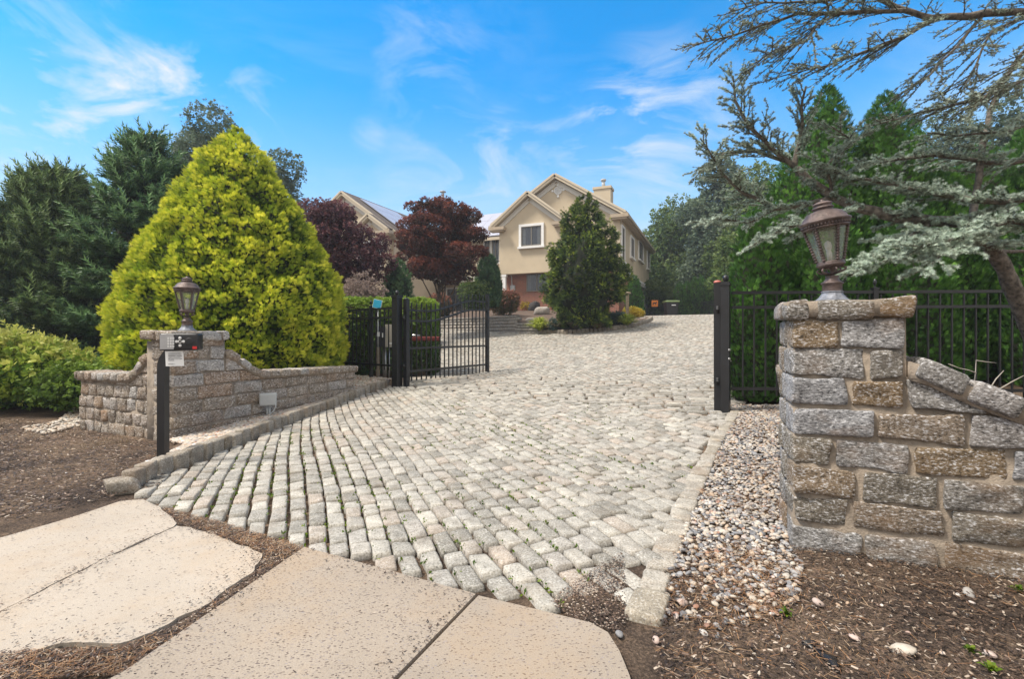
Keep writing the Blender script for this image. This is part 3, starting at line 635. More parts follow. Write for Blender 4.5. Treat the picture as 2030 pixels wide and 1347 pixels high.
for k in range(nv):
    q = k/(nv-1); P = Fb*(1-q)+Bk*q; z0 = G(Fb[:, 0], Fb[:, 1])+lift; z = z0+(zb-z0)*q**.85
    if 0 < k < nv-1: z = z+.04*fbm(np.c_[P*2, z], 2)
    g_.append(np.c_[P, z])
g_ = np.array(g_); ii = (np.arange(nv-1)[:, None]*nb+np.arange(nb-1)[None]).ravel()
a_ = Acc(); a_.add(g_, np.stack([ii, ii+1, ii+nb+1, ii+nb], -1)[:, ::-1]); tag(a_.build('planting_bed', M['mulch']), kind='structure')
def bedpt(px, py, h=0):
    """point of the bed surface nearest to a pixel"""
    P = g_.reshape(-1, 3); u = 1015+F*P[:, 0]/P[:, 1]; v_ = HZ-F*(P[:, 2]-EYE)/P[:, 1]; i = np.argmin((u-px)**2+(v_-py)**2*3); return P[i]+np.array([0, 0, h])
# kerb round the bed, and the low block retaining wall on its left
i0 = i2
kerb(Fb[i0:]+np.array([0, .08]), .17, (.07, .1), .06, (3, 3, 3), 9, M['kerb'])
def block_wall(P, z0, nc, name, label, cap=True, bh=.15, bl=.3):
    t = thing(name, label, 'retaining wall', (*P[0], float(z0)))
    A = Acc(); B = Acc(); Q, s = resample(P, .02)
    D_ = np.concatenate([[0], np.cumsum(np.linalg.norm(np.diff(Q, axis=0), axis=1))])
    for c in range(nc+1):
        cen = []; ax = []; hf = []; pos = -(c % 2)*bl/2; l = bl if c < nc else bl*.45
        while pos < D_[-1]-.05:
            a, b_ = [np.array([np.interp(x, D_, Q[:, k]) for k in (0, 1)]) for x in (pos+.02, pos+l)]
            m_ = (a+b_)/2; d = nrm(b_-a); zz = z0+c*bh if c < nc else z0+nc*bh
            zz = max(zz, 0)+0
            cen.append([m_[0], m_[1], zz+bh/2 if c < nc else zz+.045]); ax.append([[d[0], d[1], 0], [-d[1], d[0], 0], [0, 0, 1]])
            hf.append([l/2-.006, .13 if c < nc else .16, bh/2-.004 if c < nc else .043]); pos += l
        blocks(A if c < nc else B, cen, np.array(ax), hf, (3, 2, 2), r=.015, jit=.006, amp=.004, seed=c+20)
    A.build('wall', M['paleblock'], t); B.build('cap', M['paleblock'], t); return t

wl = Fb[:i1+1]+np.array([0, .12])
wz = float(min(G(*q) for q in wl))-.06; wt_ = float(np.mean([G(*q) for q in wl]))+.52; block_wall(wl[:, :2], wz, int(round((wt_-wz)/.15)), 'retaining_wall', 'tall section of grey block retaining wall behind the open gate leaf')
wl2 = Fb[i1:i2+1]+np.array([0, .1]); block_wall(wl2, float(min(G(*q) for q in wl2))-.05, 3, 'retaining_wall', 'low stepped end of the block retaining wall beside the yellow grass tuft', bh=.14)

# ================================================================== STONE WALLS
def masonry(acc, mor, p0, d, s0, s1, thick, top, z0, ch, ln, seed, inset=0, seg=(9, 3, 5), brk=None, acc2=None):
    d = np.asarray(d, float); nn = np.array([-d[1], d[0]]); cen = []; hf = []
    k = 0; z = z0
    while z < 1.6:
        h = ch; pos = s0-(k % 2)*ln[0]*.45
        while pos < s1:
            l = U(*ln); a = max(pos, s0); b_ = min(pos+l, s1)
            if brk and a < brk-.01 and b_ > brk and z+h > top(brk+.02)-.02: b_ = brk; l = brk-pos
            if b_-a > .05:
                c = (a+b_)/2
                if top(c) > z+.03 or top(a) > z+.03 or top(b_) > z+.03:
                    q = np.asarray(p0)+d*c+nn*(thick/2); cen.append([q[0], q[1], z+h/2]); hf.append([(b_-a)/2-(.011 if b_-a > .22 else .006), abs(thick)/2, h/2-.007])
            pos += l
        z += h; k += 1
        if z > max(top(s0), top(s1), top((s0+s1)/2)): break
    def post(W):
        s = (W[..., 0]-p0[0])*d[0]+(W[..., 1]-p0[1])*d[1]; tz = np.vectorize(top)(s); W[..., 2] = np.minimum(W[..., 2], tz); return W
    cen = np.array(cen); hf = np.array(hf); sc_ = (cen[:, :2]-np.asarray(p0))@d; g1 = sc_ < (brk or -9)
    for A2, g in ((acc2, g1), (acc, ~g1)):
        if g.any(): blocks(A2, cen[g], np.array([[d[0], d[1], 0], [nn[0], nn[1], 0], [0, 0, 1]]), hf[g], seg, r=.018, jit=.013, amp=.017, freq=13, seed=seed, post=post)
    ss = np.sort(np.r_[np.linspace(s0+.022, s1-.022, 28), [(brk or s0+.3), (brk or s0+.3)+.002]]); e = .017*np.sign(thick)
    V = []; 
    for s in ss:
        for o_ in ((e, thick-e) if thick > 0 else (thick-e, e)):
            q = np.asarray(p0)+d*s+nn*o_; V += [[q[0], q[1], z0-.2], [q[0], q[1], top(s)+.004]]
    Fq = []
    for i in range(29):
        b0 = i*4; b1 = b0+4; Fq += [[b0, b1, b1+1, b0+1], [b0+3, b1+3, b1+2, b0+2], [b0+1, b1+1, b1+3, b0+3]]
    Fq += [[0, 1, 3, 2], [116, 118, 119, 117]]
    mor.add(V, np.array(Fq), 1)
def coping(acc, p0, d, s0, s1, thick, top, wd, seed, over=.035, hh=.05, seg=(5, 6, 4)):
    d = np.asarray(d, float); nn = np.array([-d[1], d[0]]); cen = []; ax = []; hf = []; s = s0
    while s < s1-.02:
        sl = (top(s+.05)-top(s-.0))/.05; ds = wd/math.sqrt(1+sl*sl); b_ = min(s+ds, s1+.03); c = (s+b_)/2; sl = (top(b_)-top(s))/(b_-s)
        t3 = nrm(np.array([d[0], d[1], sl])); side = np.array([nn[0], nn[1], 0]); up = np.cross(t3, side)
        q = np.asarray(p0)+d*c+nn*thick/2; cc_ = np.array([q[0], q[1], top(c)])+up*(hh+.004)
        cen.append(cc_); ax.append([t3, side, up]); hf.append([math.hypot(b_-s, top(b_)-top(s))/2-.008, abs(thick/2+over), hh]); s = b_
    blocks(acc, cen, np.array(ax), hf, seg, r=.024, jit=.010, amp=.009, freq=16, seed=seed)
    # bed of mortar under and between the coping stones
    ss = np.linspace(s0, s1, 24); V = []
    for s in ss:
        for o_ in ((-over*.45, thick+over*.45) if thick > 0 else (thick+over*.45, -over*.45)):
            q = np.asarray(p0)+d*s+nn*o_; V += [[q[0], q[1], top(s)-.012], [q[0], q[1], top(s)+hh*1.55]]
    Fq = []
    for i in range(23):
        b0 = i*4; b1 = b0+4; Fq += [[b0, b1, b1+1, b0+1], [b0+3, b1+3, b1+2, b0+2], [b0+1, b1+1, b1+3, b0+3], [b0, b0+2, b1+2, b1]]
    Fq += [[0, 1, 3, 2], [92, 94, 95, 93]]; acc.add(V, np.array(Fq), 1)
def pillar(acc, P, d, wx, wy, z0, z1, ch, seed, seg=(9, 5, 5)):
    d = np.asarray(d, float); nn = np.array([-d[1], d[0]]); n = int(round((z1-z0)/ch)); h = (z1-z0)/n; cen = []; hf = []
    for k in range(n):
        sp_ = [(.0, .36, 1.0), (.0, .54, 1.), (.0, .33, .8, 1.)][k % 3] if wx > .5 else [(0, .55, 1.), (0, .38, 1.)][k % 2]
        spy = [(.0, .6, 1.0), (.0, .42, 1.)][k % 2]
        for a, b_ in zip(sp_[:-1], sp_[1:]):
            for a2, b2 in zip(spy[:-1], spy[1:]):
                q = np.asarray(P)+d*wx*(a+b_)/2+nn*wy*(a2+b2)/2
                cen.append([q[0], q[1], z0+h*(k+.5)]); hf.append([wx*(b_-a)/2-.006, wy*(b2-a2)/2-.006, h/2-.006])
    A3 = np.array([[d[0], d[1], 0], [nn[0], nn[1], 0], [0, 0, 1]])
    blocks(acc, cen, A3, hf, seg, r=.016, jit=.007, amp=.010, freq=17, seed=seed)
    q = np.asarray(P)+d*wx/2+nn*wy/2; acc.box([q[0], q[1], (z0+z1)/2-.1], [wx/2-.024, wy/2-.024, (z1-z0)/2+.09], A3, 1)
def pcap(acc, P, d, wx, wy, z0, hh, ov, seed, sp_=(0, .24, .72, 1.), seg=(9, 6, 6)):
    d = np.asarray(d, float); nn = np.array([-d[1], d[0]]); cen = []; hf = []
    X0, X1, Y0, Y1 = -ov, wx+ov, -ov, wy+ov
    for a, b_ in zip(sp_[:-1], sp_[1:]):
        for a2, b2 in ((0, .5), (.5, 1.)):
            q = np.asarray(P)+d*(X0+(X1-X0)*(a+b_)/2)+nn*(Y0+(Y1-Y0)*(a2+b2)/2)
            cen.append([q[0], q[1], z0+hh/2]); hf.append([(X1-X0)*(b_-a)/2-.008, (Y1-Y0)*(b2-a2)/2-.008, hh/2])
    A3 = np.array([[d[0], d[1], 0], [nn[0], nn[1], 0], [0, 0, 1]])
    blocks(acc, cen, A3, hf, seg, r=.028, jit=.012, amp=.012, freq=14, seed=seed)
    q = np.asarray(P)+d*wx/2+nn*wy/2; acc.box([q[0], q[1], z0+hh/2], [wx/2+ov-.02, wy/2+ov-.02, hh/2-.012], A3, 1)

# --- right wall
Q1 = np.array([1.645, 2.865]); eR = nrm(np.array([.924, -.383])); nR = np.array([.383, .924]); WR = .56
t = thing('stone_wall', 'rough granite block wall with a square pillar and swooping coping close on the right', 'stone wall', (Q1[0], Q1[1], 0))
def topR(s): x = s-WR; return float(np.interp(x, [0, .1, .25, .42, .6, .8, 1.0, 1.2, 3], [1.02, .985, .90, .825, .765, .71, .675, .655, .65]))
A = Acc(); B = Acc(); masonry(A, A, Q1, eR, 0, 2.6, .32, lambda s: 1.349 if s <= WR+.001 else topR(s), -.031, .1725, (.33, .45), 31, seg=(18, 3, 9), brk=WR, acc2=B); A.build('masonry', [M['wallstone'], M['mortar']], t)
pillar(B, Q1+nR*.3, eR, WR, .26, -.031, 1.349, .1725, 32); B.build('pillar', [M['wallstone'], M['mortar']], t)
A = Acc(); pcap(A, Q1, eR, WR, .56, 1.345, .115, .035, 33); A.build('pillar_cap', [M['wallstone'], M['mortar']], t)
A = Acc(); coping(A, Q1, eR, WR+.01, 2.6, .32, topR, .24, 34, hh=.058); A.build('coping', [M['wallstone'], M['mortar']], t)
Pb = Q1+nR*.56+eR*.02; dB = nrm(np.array([.55, .84])); nB = .0
def topB(s): return float(np.interp(s, [0, .15, .35, .6, 3], [.98, .86, .74, .65, .65]))
PbR = Pb+np.array([0, 0]); 
A = Acc(); masonry(A, A, Pb+np.array([dB[1], -dB[0]])*.0, dB, .02, 1.5, -.3, topB, -.031, .1725, (.2, .3), 35, seg=(5, 3, 4)); A.build('masonry', [M['wallstone'], M['mortar']], t)
A = Acc(); coping(A, Pb, dB, .0, 1.5, -.3, topB, .2, 36, over=-.035); A.build('coping', [M['wallstone'], M['mortar']], t)

# --- left wall
P1 = np.array([-4.0, 5.7]); dA = nrm(np.array([.315, .949])); dL = nrm(np.array([-.914, .406])); WL = .72
t = thing('stone_wall', 'curved granite wall with lamp pillar in the middle standing before the golden cypress', 'stone wall', (P1[0], P1[1], 0))
nA = np.array([-dA[1], dA[0]])
def topA(s): return float(np.interp(s-WL, [0, .1, .2, .32, .47, .65, 2.8, 5], [.97, .93, .86, .77, .69, .635, .575, .5]))
def topL(s): return float(np.interp(s-.42, [0, .1, .2, .32, .45, 5], [.97, .90, .80, .71, .66, .65]))
A = Acc(); B = Acc(); masonry(A, A, P1, dA, 0, 3.46, .34, lambda s: 1.19 if s <= WL+.001 else topA(s), -.04, .164, (.40, .54), 41, brk=WL, acc2=B); A.build('masonry', [M['leftstone'], M['mortar']], t)
nl = np.array([-dL[1], dL[0]])   # points toward camera side; wall body on the other side
A = Acc(); masonry(A, A, P1, dL, .03, 2.0, -.34, lambda s: 1.19 if s <= .421 else topL(s), -.04, .164, (.15, .2), 42, seg=(6, 3, 5), brk=.42, acc2=B); A.build('masonry', [M['leftstone'], M['mortar']], t)
B.box([*(P1+dA*WL/2+nA*.24), .5], [WL/2-.024, .21, .68], np.array([[*dA, 0], [*nA, 0], [0, 0, 1]]), 1); B.build('pillar', [M['leftstone'], M['mortar']], t)
A = Acc(); pcap(A, P1-dA*.0-nA*.0, dA, WL, .47, 1.19, .115, .045, 44, sp_=(0, .45, .85, 1.)); A.build('pillar_cap', [M['leftstone'], M['mortar']], t)
A = Acc(); coping(A, P1, dA, WL+.01, 3.49, .34, topA, .2, 45); A.build('coping', [M['leftstone'], M['mortar']], t)
A = Acc(); coping(A, P1, dL, .43, 2.02, -.34, topL, .15, 46, over=-.035); A.build('coping', [M['leftstone'], M['mortar']], t)

# ================================================================== LAMPS
def lamp(base, tilt, label, s=1.0, yaw=0):
    t = thing('pillar_lamp', label, 'lamp', base, 'lanterns on the gate pillars'); b0 = np.asarray(base, float)
    def L_(pr): return [(r*s, z*s) for r, z in pr]
    A = Acc(); A.lathe(L_([(.0, 0), (.108, 0), (.108, .010), (.095, .016), (.082, .028), (.066, .05), (.062, .06), (.066, .064), (.066, .07), (.0601, .073)]), b0, 10, 0); A.build('base', M['bronzegrey'], t, smooth=False)
    A = Acc(); A.lathe(L_([(.060, .072), (.058, .115), (.066, .122), (.068, .130), (.055, .137), (.043, .15), (.037, .166), (.041, .170), (.041, .177), (.014, .181), (.012, .21), (.02, .222), (.03, .235), (.05, .243)]), b0, 24); A.build('stem', M['bronze'], t)
    # the head leans about the joint above the stem
    a = radians(tilt); J = b0+np.array([0, 0, .185*s])
    Ry = np.array([[cos(a), 0, sin(a)], [0, 1, 0], [-sin(a), 0, cos(a)]])      # rows: local axes in world
    ax = np.array([[cos(a), 0, -sin(a)], [0, 1, 0], [sin(a), 0, cos(a)]])
    def W(p): return J+(np.asarray(p, float)*s)@ax
    A = Acc()
    for k in range(6):
        q = 2*pi*k/6+.3; u = np.linspace(0, 1, 9)
        pts = [W((( .014+.055*sin(pi*v_)+.03*v_)*cos(q), (.014+.055*sin(pi*v_)+.03*v_)*sin(q), .005+.052*v_)) for v_ in u]
        A.tube(pts, .0065*s, 6)
    A.build('scroll_bracket', M['bronze'], t)
    A = Acc(); A.lathe(L_([(.04, .05), (.07, .055), (.085, .064), (.087, .078), (.080, .084), (.083, .09), (.076, .096), (.0, .096)]), J, 28, ax=ax)
    for k in range(6):
        q = 2*pi*k/6+.52; u0 = W((.077*cos(q), .077*sin(q), .094)); u1 = W((.128*cos(q), .128*sin(q), .322)); tt_ = np.linspace(0, 1, 14)[:, None]
        A.tube(u0+(u1-u0)*tt_, .008*s, 6)
        for j in range(12):
            v_ = u0+(u1-u0)*(j+.5)/12; A.box(v_, [.0095*s, .0095*s, .005*s], ax)
    A.build('frame', M['bronze'], t)
    A = Acc()
    for k in range(6):
        q0 = 2*pi*k/6+.52; q1 = q0+2*pi/6
        A.add([W((.074*cos(q0), .074*sin(q0), .096)), W((.074*cos(q1), .074*sin(q1), .096)), W((.124*cos(q1), .124*sin(q1), .32)), W((.124*cos(q0), .124*sin(q0), .32))], np.array([[0, 1, 2, 3]]))
    A.build('glass_pane', M['lampglass'], t, smooth=False)
    A = Acc(); A.lathe(L_([(.0, .096), (.016, .096), (.016, .16), (.012, .165), (.018, .18), (.022, .2), (.018, .225), (.0, .24)]), J, 14, ax=ax); A.build('bulb', M['trim'], t)
    A = Acc(); A.lathe(L_([(.10, .318), (.136, .320), (.142, .330), (.136, .334), (.140, .352), (.152, .360), (.156, .370), (.150, .376), (.138, .382), (.128, .400), (.108, .425), (.080, .440), (.058, .447), (.058, .456), (.066, .460), (.066, .468), (.055, .474), (.055, .484), (.061, .488), (.058, .496), (.035, .507), (.012, .512), (.012, .522), (.0, .524)]), J, 40, ax=ax)
    for k in range(44):
        q = 2*pi*k/44; A.box(W((.139*cos(q), .139*sin(q), .343)), [.006*s, .006*s, .009*s], ax)
    A.build('roof', M['bronze'], t)
    return t
lamp((P1+dA*.34+nA*.2).tolist()+[1.303], 0, 'small weathered bronze lantern standing upright on the left wall pillar', .97)
q = Q1+eR*.26+nR*.25; lamp(q.tolist()+[1.457], -8, 'large weathered bronze lantern leaning to one side on the right wall pillar', .9)

# ================================================================== FENCES AND GATES
def ax2(d): d = nrm(np.asarray(d, float)); return np.array([[d[0], d[1], 0], [-d[1], d[0], 0], [0, 0, 1]])
def post_(A, p, z0, z1, h=.05, ball=True, ax=None):
    A.box([p[0], p[1], (z0+z1)/2], [h, h, (z1-z0)/2], ax); A.box([p[0], p[1], z1+.008], [h*1.18, h*1.18, .01], ax)
    if ball:
        A.lathe([(h*.8, z1+.018), (h*.3, z1+.03), (h*.25, z1+.05), (h*.62, z1+.065), (h*.75, z1+.09), (h*.62, z1+.115), (h*.25, z1+.135), (0, z1+.14)], (p[0], p[1], 0), 12)
    else: A.lathe([(h*1.0, z1+.018), (h*.9, z1+.03), (h*.5, z1+.045), (0, z1+.05)], (p[0], p[1], 0), 12)
def fence(p0, p1, z0, z1, rails, label, sp=.15, posts=(), t_=None, grp=None, drop=0., pk=.009, z0b=None, z1b=None):
    p0 = np.asarray(p0, float); p1 = np.asarray(p1, float); d = nrm(p1-p0); Ln = np.linalg.norm(p1-p0); ax = ax2(d)
    t = thing('metal_fence', label, 'fence', (p0[0], p0[1], z0), grp); A = Acc()
    for rz in rails:
        c = (p0+p1)/2; A.box([c[0], c[1], rz], [Ln/2, .018, .02], ax)
    s = sp
    while s < Ln-.04:
        q = p0+d*s; A.box([q[0], q[1], (z0+z1)/2], [pk, pk, (z1-z0)/2], ax); s += sp
    A.build('panel', M['black'], t, smooth=False)
    for q in posts:
        A = Acc(); post_(A, q, z0-.2, z1+.07, .032, True, ax); A.build('post', M['black'], t, smooth=False)
    return t
PL = np.array([-2.35, 9.9]); PR = np.array([2.92, 6.62])
zL = float(G(*PL)); zR = float(G(*PR))
# big hinge posts
for P, ball, lab in ((PL, True, 'black square gate post with ball finial on the left side of the driveway'), (PR, True, 'black square gate post with ball finial right of the driveway beside the hedge')):
    t = thing('gate_post', lab, 'post', (P[0], P[1], .2), 'gate posts'); A = Acc(); g = np.array([.84, -.55])
    z1 = {True: 2.02}[True] if P is PL else 1.93
    ax = ax2(g); A.box([P[0], P[1], (z1-.15)/2+.15/2], [.055 if P is PR else .075, .055 if P is PR else .075, z1/2+.05], ax); A.box([P[0], P[1], z1+.012], [.066 if P is PR else .088, .066 if P is PR else .088, .011], ax)
    A.build('post_shaft', M['black'], t, smooth=False); h = .055
    A = Acc(); A.lathe([(h*.7, z1+.02), (h*.3, z1+.03), (h*.22, z1+.05), (h*.62, z1+.065), (h*.78, z1+.095), (h*.62, z1+.125), (h*.25, z1+.145), (0, z1+.15)], (P[0], P[1], 0), 14); A.build('finial', M['black'], t)
    for zz in (1.12, 1.30) if P is PL else (1.05, .93):
        A = Acc(); q = P+np.array([.02, -.078 if P is PL else -.068]); A.lathe([(0.016, -.002), (.016, .006), (.007, .008), (0, .008)], (q[0], q[1]-.0, zz), 10, ax=[[1, 0, 0], [0, 0, 1], [0, -1, 0]]); A.build('bolt', M['steel'], t)
def gate(hinge, d, Ln, label, z0=.30, zs=1.98, ze=2.28, resin=None):
    d = nrm(np.asarray(d, float)); ax = ax2(d); hinge = np.asarray(hinge, float)
    t = thing('gate_leaf', label, 'gate', (hinge[0], hinge[1], z0), 'open driveway gate leaves')
    def topz(s):      # lower rail level of the curve
        u = np.clip((s-.55)/(Ln-1.0), 0, 1); return 1.77+.33*(3*u*u-2*u**3)
    A = Acc(); A.box([hinge[0], hinge[1], (z0-.1+zs)/2], [.045, .045, (zs-z0+.1)/2], ax); A.build('stile', M['black'], t, smooth=False)
    A = Acc(); A.lathe([(.045, zs), (.05, zs+.005), (.05, zs+.02), (.03, zs+.035), (0, zs+.036)], (hinge[0], hinge[1], 0), 14); A.build('stile_cap', resin or M['black'], t)
    e = hinge+d*Ln; A = Acc(); A.box([e[0], e[1], (z0+ze)/2-.03], [.04, .04, (ze-z0)/2+.05], ax); A.build('stile', M['black'], t, smooth=False)
    A = Acc(); n = 24; s = np.linspace(.04, Ln-.03, n)
    for off in (0, -.22):
        P = np.array([[*(hinge+d*x), topz(x)+off] for x in s]); V = []
        nn = np.array([-d[1], d[0]])
        for p in P:
            for a, b_ in ((-.018, -.02), (.018, -.02), (.018, .02), (-.018, .02)): V.append([p[0]+nn[0]*a, p[1]+nn[1]*a, p[2]+b_])
        Fq = [[i*4+j, i*4+(j+1) % 4, i*4+4+(j+1) % 4, i*4+4+j] for i in range(n-1) for j in range(4)]; A.add(V, np.array(Fq))
    for zz in (.98, .50):
        c = hinge+d*Ln/2; A.box([c[0], c[1], zz], [Ln/2-.03, .018, .022], ax)
    A.build('rail', M['black'], t, smooth=False)
    s = .15
    while s < Ln-.1:
        q = hinge+d*s; zt = topz(s)+.13; A = Acc(); A.box([q[0], q[1], (z0+zt)/2], [.011, .011, (zt-z0)/2], ax, tip=.045); A.build('picket', M['black'], t, smooth=False); s += .152
    for zz in (.62, 1.6):
        A = Acc(); q = hinge-d*.07+np.array([0, 0]); A.tube([[q[0], q[1], zz-.05], [q[0], q[1], zz+.05]], .02, 8); A.box([hinge[0]-d[0]*.04, hinge[1]-d[1]*.04, zz], [.06, .02, .015], ax); A.build('hinge', M['blackdull'], t)
    return t
gate((-2.165, 9.93), np.array([-.645+2.165, 12.4-9.93]), 2.92, 'black picket gate leaf with rising curved top standing open on the left')
hR = np.array([2.835, 6.68]); gate(hR, at(1419, 600, 9.7)[:2]-hR, 2.92, 'black gate leaf folded back edge on behind the right gate post with pinkish cap', z0=.28, zs=1.97, resin=M['pink'])
# fences
fence((-2.45, 9.97), (-4.55, 11.75), .52, 1.80, (.62, 1.62, 1.81), 'black metal picket fence panel beside the left gate post and golden cypress', .15, posts=[(-3.05, 10.48)])
fence((3.0, 6.62), (7.9, 6.3), .42, 1.80, (.52, 1.63, 1.83), 'black metal picket fence running behind the right stone pillar and cedar', .15, posts=[(4.87, 6.5)])
fence(hw(-.2, 9.5), (14.5, 31.6), 2.36, 3.55, (2.5, 3.4, 3.55), 'distant low black fence at the top of the driveway beyond the bin', .13, posts=[hw(-.35, 9.4), (9.0, 33.9)])
# back fence panel with the orange sign stands across the driveway
p = at(1298, 602, 30.5); A = Acc(); A.box(p, [.2, .012, .2]); o = thing('warning_sign', 'small orange sign with a black dog figure fixed to the far fence', 'sign', p)
A.build('sign_face', M['orange'], o, smooth=False); A = Acc()
dog = [(-.2, .02), (-.12, .09), (.08, .09), (.12, .15), (.2, .13), (.2, .06), (.13, .02), (.12, -.14), (.07, -.14), (.05, -.02), (-.1, -.02), (-.12, -.14), (-.17, -.14)]
V = [[p[0]+x*.7, p[1]-.018, p[2]+z*.7] for x, z in dog]; A.add(V, [np.array([list(range(len(dog)))])]); A.build('dog_figure', M['blackdull'], o, smooth=False)
# wheelie bin
b = at(1330, 623, 29.5); b[2] = 2.34
t = thing('wheeled_bin', 'black wheeled rubbish bin with pale green lid at the end of the driveway', 'bin', b); A = Acc()
V = []
for z, k in ((0.06, .8), (.9, 1.)):
    for x, y in ((-1, -1), (1, -1), (1, 1), (-1, 1)): V.append([b[0]+x*.36*k, b[1]+y*.36*k, b[2]+z])
A.add(V, [np.array([[0, 1, 5, 4], [1, 2, 6, 5], [2, 3, 7, 6], [3, 0, 4, 7], [0, 3, 2, 1], [4, 5, 6, 7]])]); A.build('body', M['blackdull'], t, smooth=False)
A = Acc(); blocks(A, [[b[0], b[1], b[2]+.95]], np.eye(3), [[.42, .42, .06]], (6, 6, 3), r=.06, jit=0, amp=0); A.build('lid', M['binlid'], t)
A = Acc(); A.box([b[0]+.05, b[1]-.375, b[2]+.72], [.13, .006, .03]); A.build('label', M['paper'], t)
for sx_ in (-1, 1):
    A = Acc(); A.lathe([(0, -.03), (.12, -.03), (.12, .03), (0, .03)], (b[0]+sx_*.33, b[1]+.3, b[2]+.12), 16, ax=[[0, 1, 0], [0, 0, 1], [1, 0, 0]]); A.build('wheel', M['blackdull'], t)

# ================================================================== INTERCOM PEDESTAL, BOXES
p = gp(323, 918); p[0] = -3.385; p[1] = 4.7
t = thing('intercom_pedestal', 'black gooseneck post with keypad intercom box standing at the left kerb', 'intercom', p)
path = [(0, -.05), (0, .2), (0, .5), (0, .92), (.003, .97), (.018, 1.02), (.05, 1.065), (.09, 1.10), (.10, 1.13)]
A = Acc(); V = []; hwid = .036
for i, (x, z) in enumerate(path):
    a = path[max(0, i-1)]; c_ = path[min(len(path)-1, i+1)]; d = nrm(np.array([c_[0]-a[0], c_[1]-a[1]])); nn = np.array([d[1], -d[0]])
    for s_, y in ((-1, -1), (1, -1), (1, 1), (-1, 1)): V.append([p[0]+x+nn[0]*hwid*s_, p[1]+y*.036, p[2]+z+nn[1]*hwid*s_])
A.add(V, [np.array([[i*4+j, i*4+(j+1) % 4, i*4+4+(j+1) % 4, i*4+4+j] for i in range(len(path)-1) for j in range(4)]), np.array([[32, 33, 34, 35]])]); A.build('post', M['black'], t, smooth=False)
yaw = radians(12); fx = np.array([cos(yaw), sin(yaw), 0]); fy = np.array([-sin(yaw), cos(yaw), 0]); fa = np.array([fx, fy, [0, 0, 1]])
hc = p+np.array([.185, -.01, 1.185])
A = Acc(); blocks(A, [hc], fa, [[.168, .06, .082]], (6, 4, 4), r=.012, jit=0, amp=0); A.build('housing', M['black'], t)
def on(x, z, y=-.062): return hc+fx*x+fy*y+np.array([0, 0, z])
A = Acc(); A.box(on(-.1, 0), [.058, .003, .07], fa); A.build('keypad_panel', M['silver'], t, smooth=False)
A = Acc()
for i in range(3):
    for j in range(4): A.box(on(-.085+.021*i, .036-.026*j, -.067), [.0075, .003, .009], fa)
A.build('key', M['btn'], t, smooth=False)
A = Acc()
for x, z in ((.0, .038), (-.03, .004), (.03, .004), (0, -.034)): A.lathe([(.013, -.002), (.013, .004), (.009, .006), (0, .006)], on(x+.012, z, -.061), 14, ax=np.array([fx, [0, 0, 1], -fy]))
A.lathe([(.012, 0), (.016, .004), (.011, .005), (.011, .001)], on(.012, .004, -.061), 16, ax=np.array([fx, [0, 0, 1], -fy])); A.build('call_button', M['btn'], t)
A = Acc(); A.lathe([(.036, -.001), (.036, .002), (.03, .003), (0, .0025)], on(.09, .004, -.061), 24, ax=np.array([fx, [0, 0, 1], -fy])); A.build('speaker', M['blackdull'], t)
A = Acc(); A.box(on(.138, -.055), [.018, .003, .013], fa); A.build('red_badge', M['red'], t, smooth=False)
n0 = thing('paper_notice', 'white sheet of typed notice hanging under the intercom box', 'notice', hc+np.array([-.04, 0, -.16]))
A = Acc(); pc = hc+fx*-.045+fy*-.03+np.array([0, 0, -.16]); V = []
for i in range(7):
    for j in range(7):
        u = (i/6-.5)*2; v_ = (j/6-.5)*2; V.append(pc+fx*(.075*u+.006*(-v_))+np.array([0, 0, .072*v_])+fy*(.008*math.sin(u*2)-.012*(1-v_)*.5))
A.add(V, np.array([[i*7+j, (i+1)*7+j, (i+1)*7+j+1, i*7+j+1] for i in range(6) for j in range(6)])); A.build('sheet', M['paper'], n0)
for k in range(8):
    A = Acc(); z = .052-.0135*k if k < 6 else (-.052 if k == 6 else None)
    if z is None: continue
    x = -.05
    while x < (.05 if k < 5 else (-.005)): 
        l = U(.006, .018); q = pc+fx*(x+l/2+.004)+np.array([0, 0, z])+fy*(.008*math.sin((x/.075)*2)-.0135); A.box(q, [l/2+.0021, .0006, .0022 if int(x*1e4) % 3 else .0012], fa); x += l+.004
    A.build('typed_line', M['ink'], n0, smooth=False)
# junction box on the left wall
q = P1+dA*1.33-nA*.10; bz = .335
t = thing('junction_box', 'grey electrical junction box on conduits in front of the left stone wall', 'junction box', (q[0], q[1], .2))
A = Acc(); blocks(A, [[q[0], q[1], bz]], ax2((.93, .36)), [[.105, .06, .085]], (5, 3, 4), r=.01, jit=0, amp=0); blocks(A, [[q[0]+.02, q[1]-.052, bz]], ax2((.93, .36)), [[.11, .01, .09]], (5, 2, 4), r=.006, jit=0, amp=0); A.build('enclosure', M['greybox'], t)
A = Acc()
for o_ in (-.015, .02): A.tube([[q[0]+o_, q[1], bz-.08], [q[0]+o_, q[1], bz-.30]], .014, 8)
A.build('conduit', M['greybox'], t)
A = Acc(); A.tube([[q[0]+.11, q[1]-.02, bz-.05], [q[0]+.12, q[1]-.03, bz-.1], [q[0]+.10, q[1]-.05, bz-.16], [q[0]+.04, q[1]-.08, bz-.23], [q[0]+.0, q[1]-.1, bz-.27]], .008, 6); A.build('cable', M['greybox'], t)
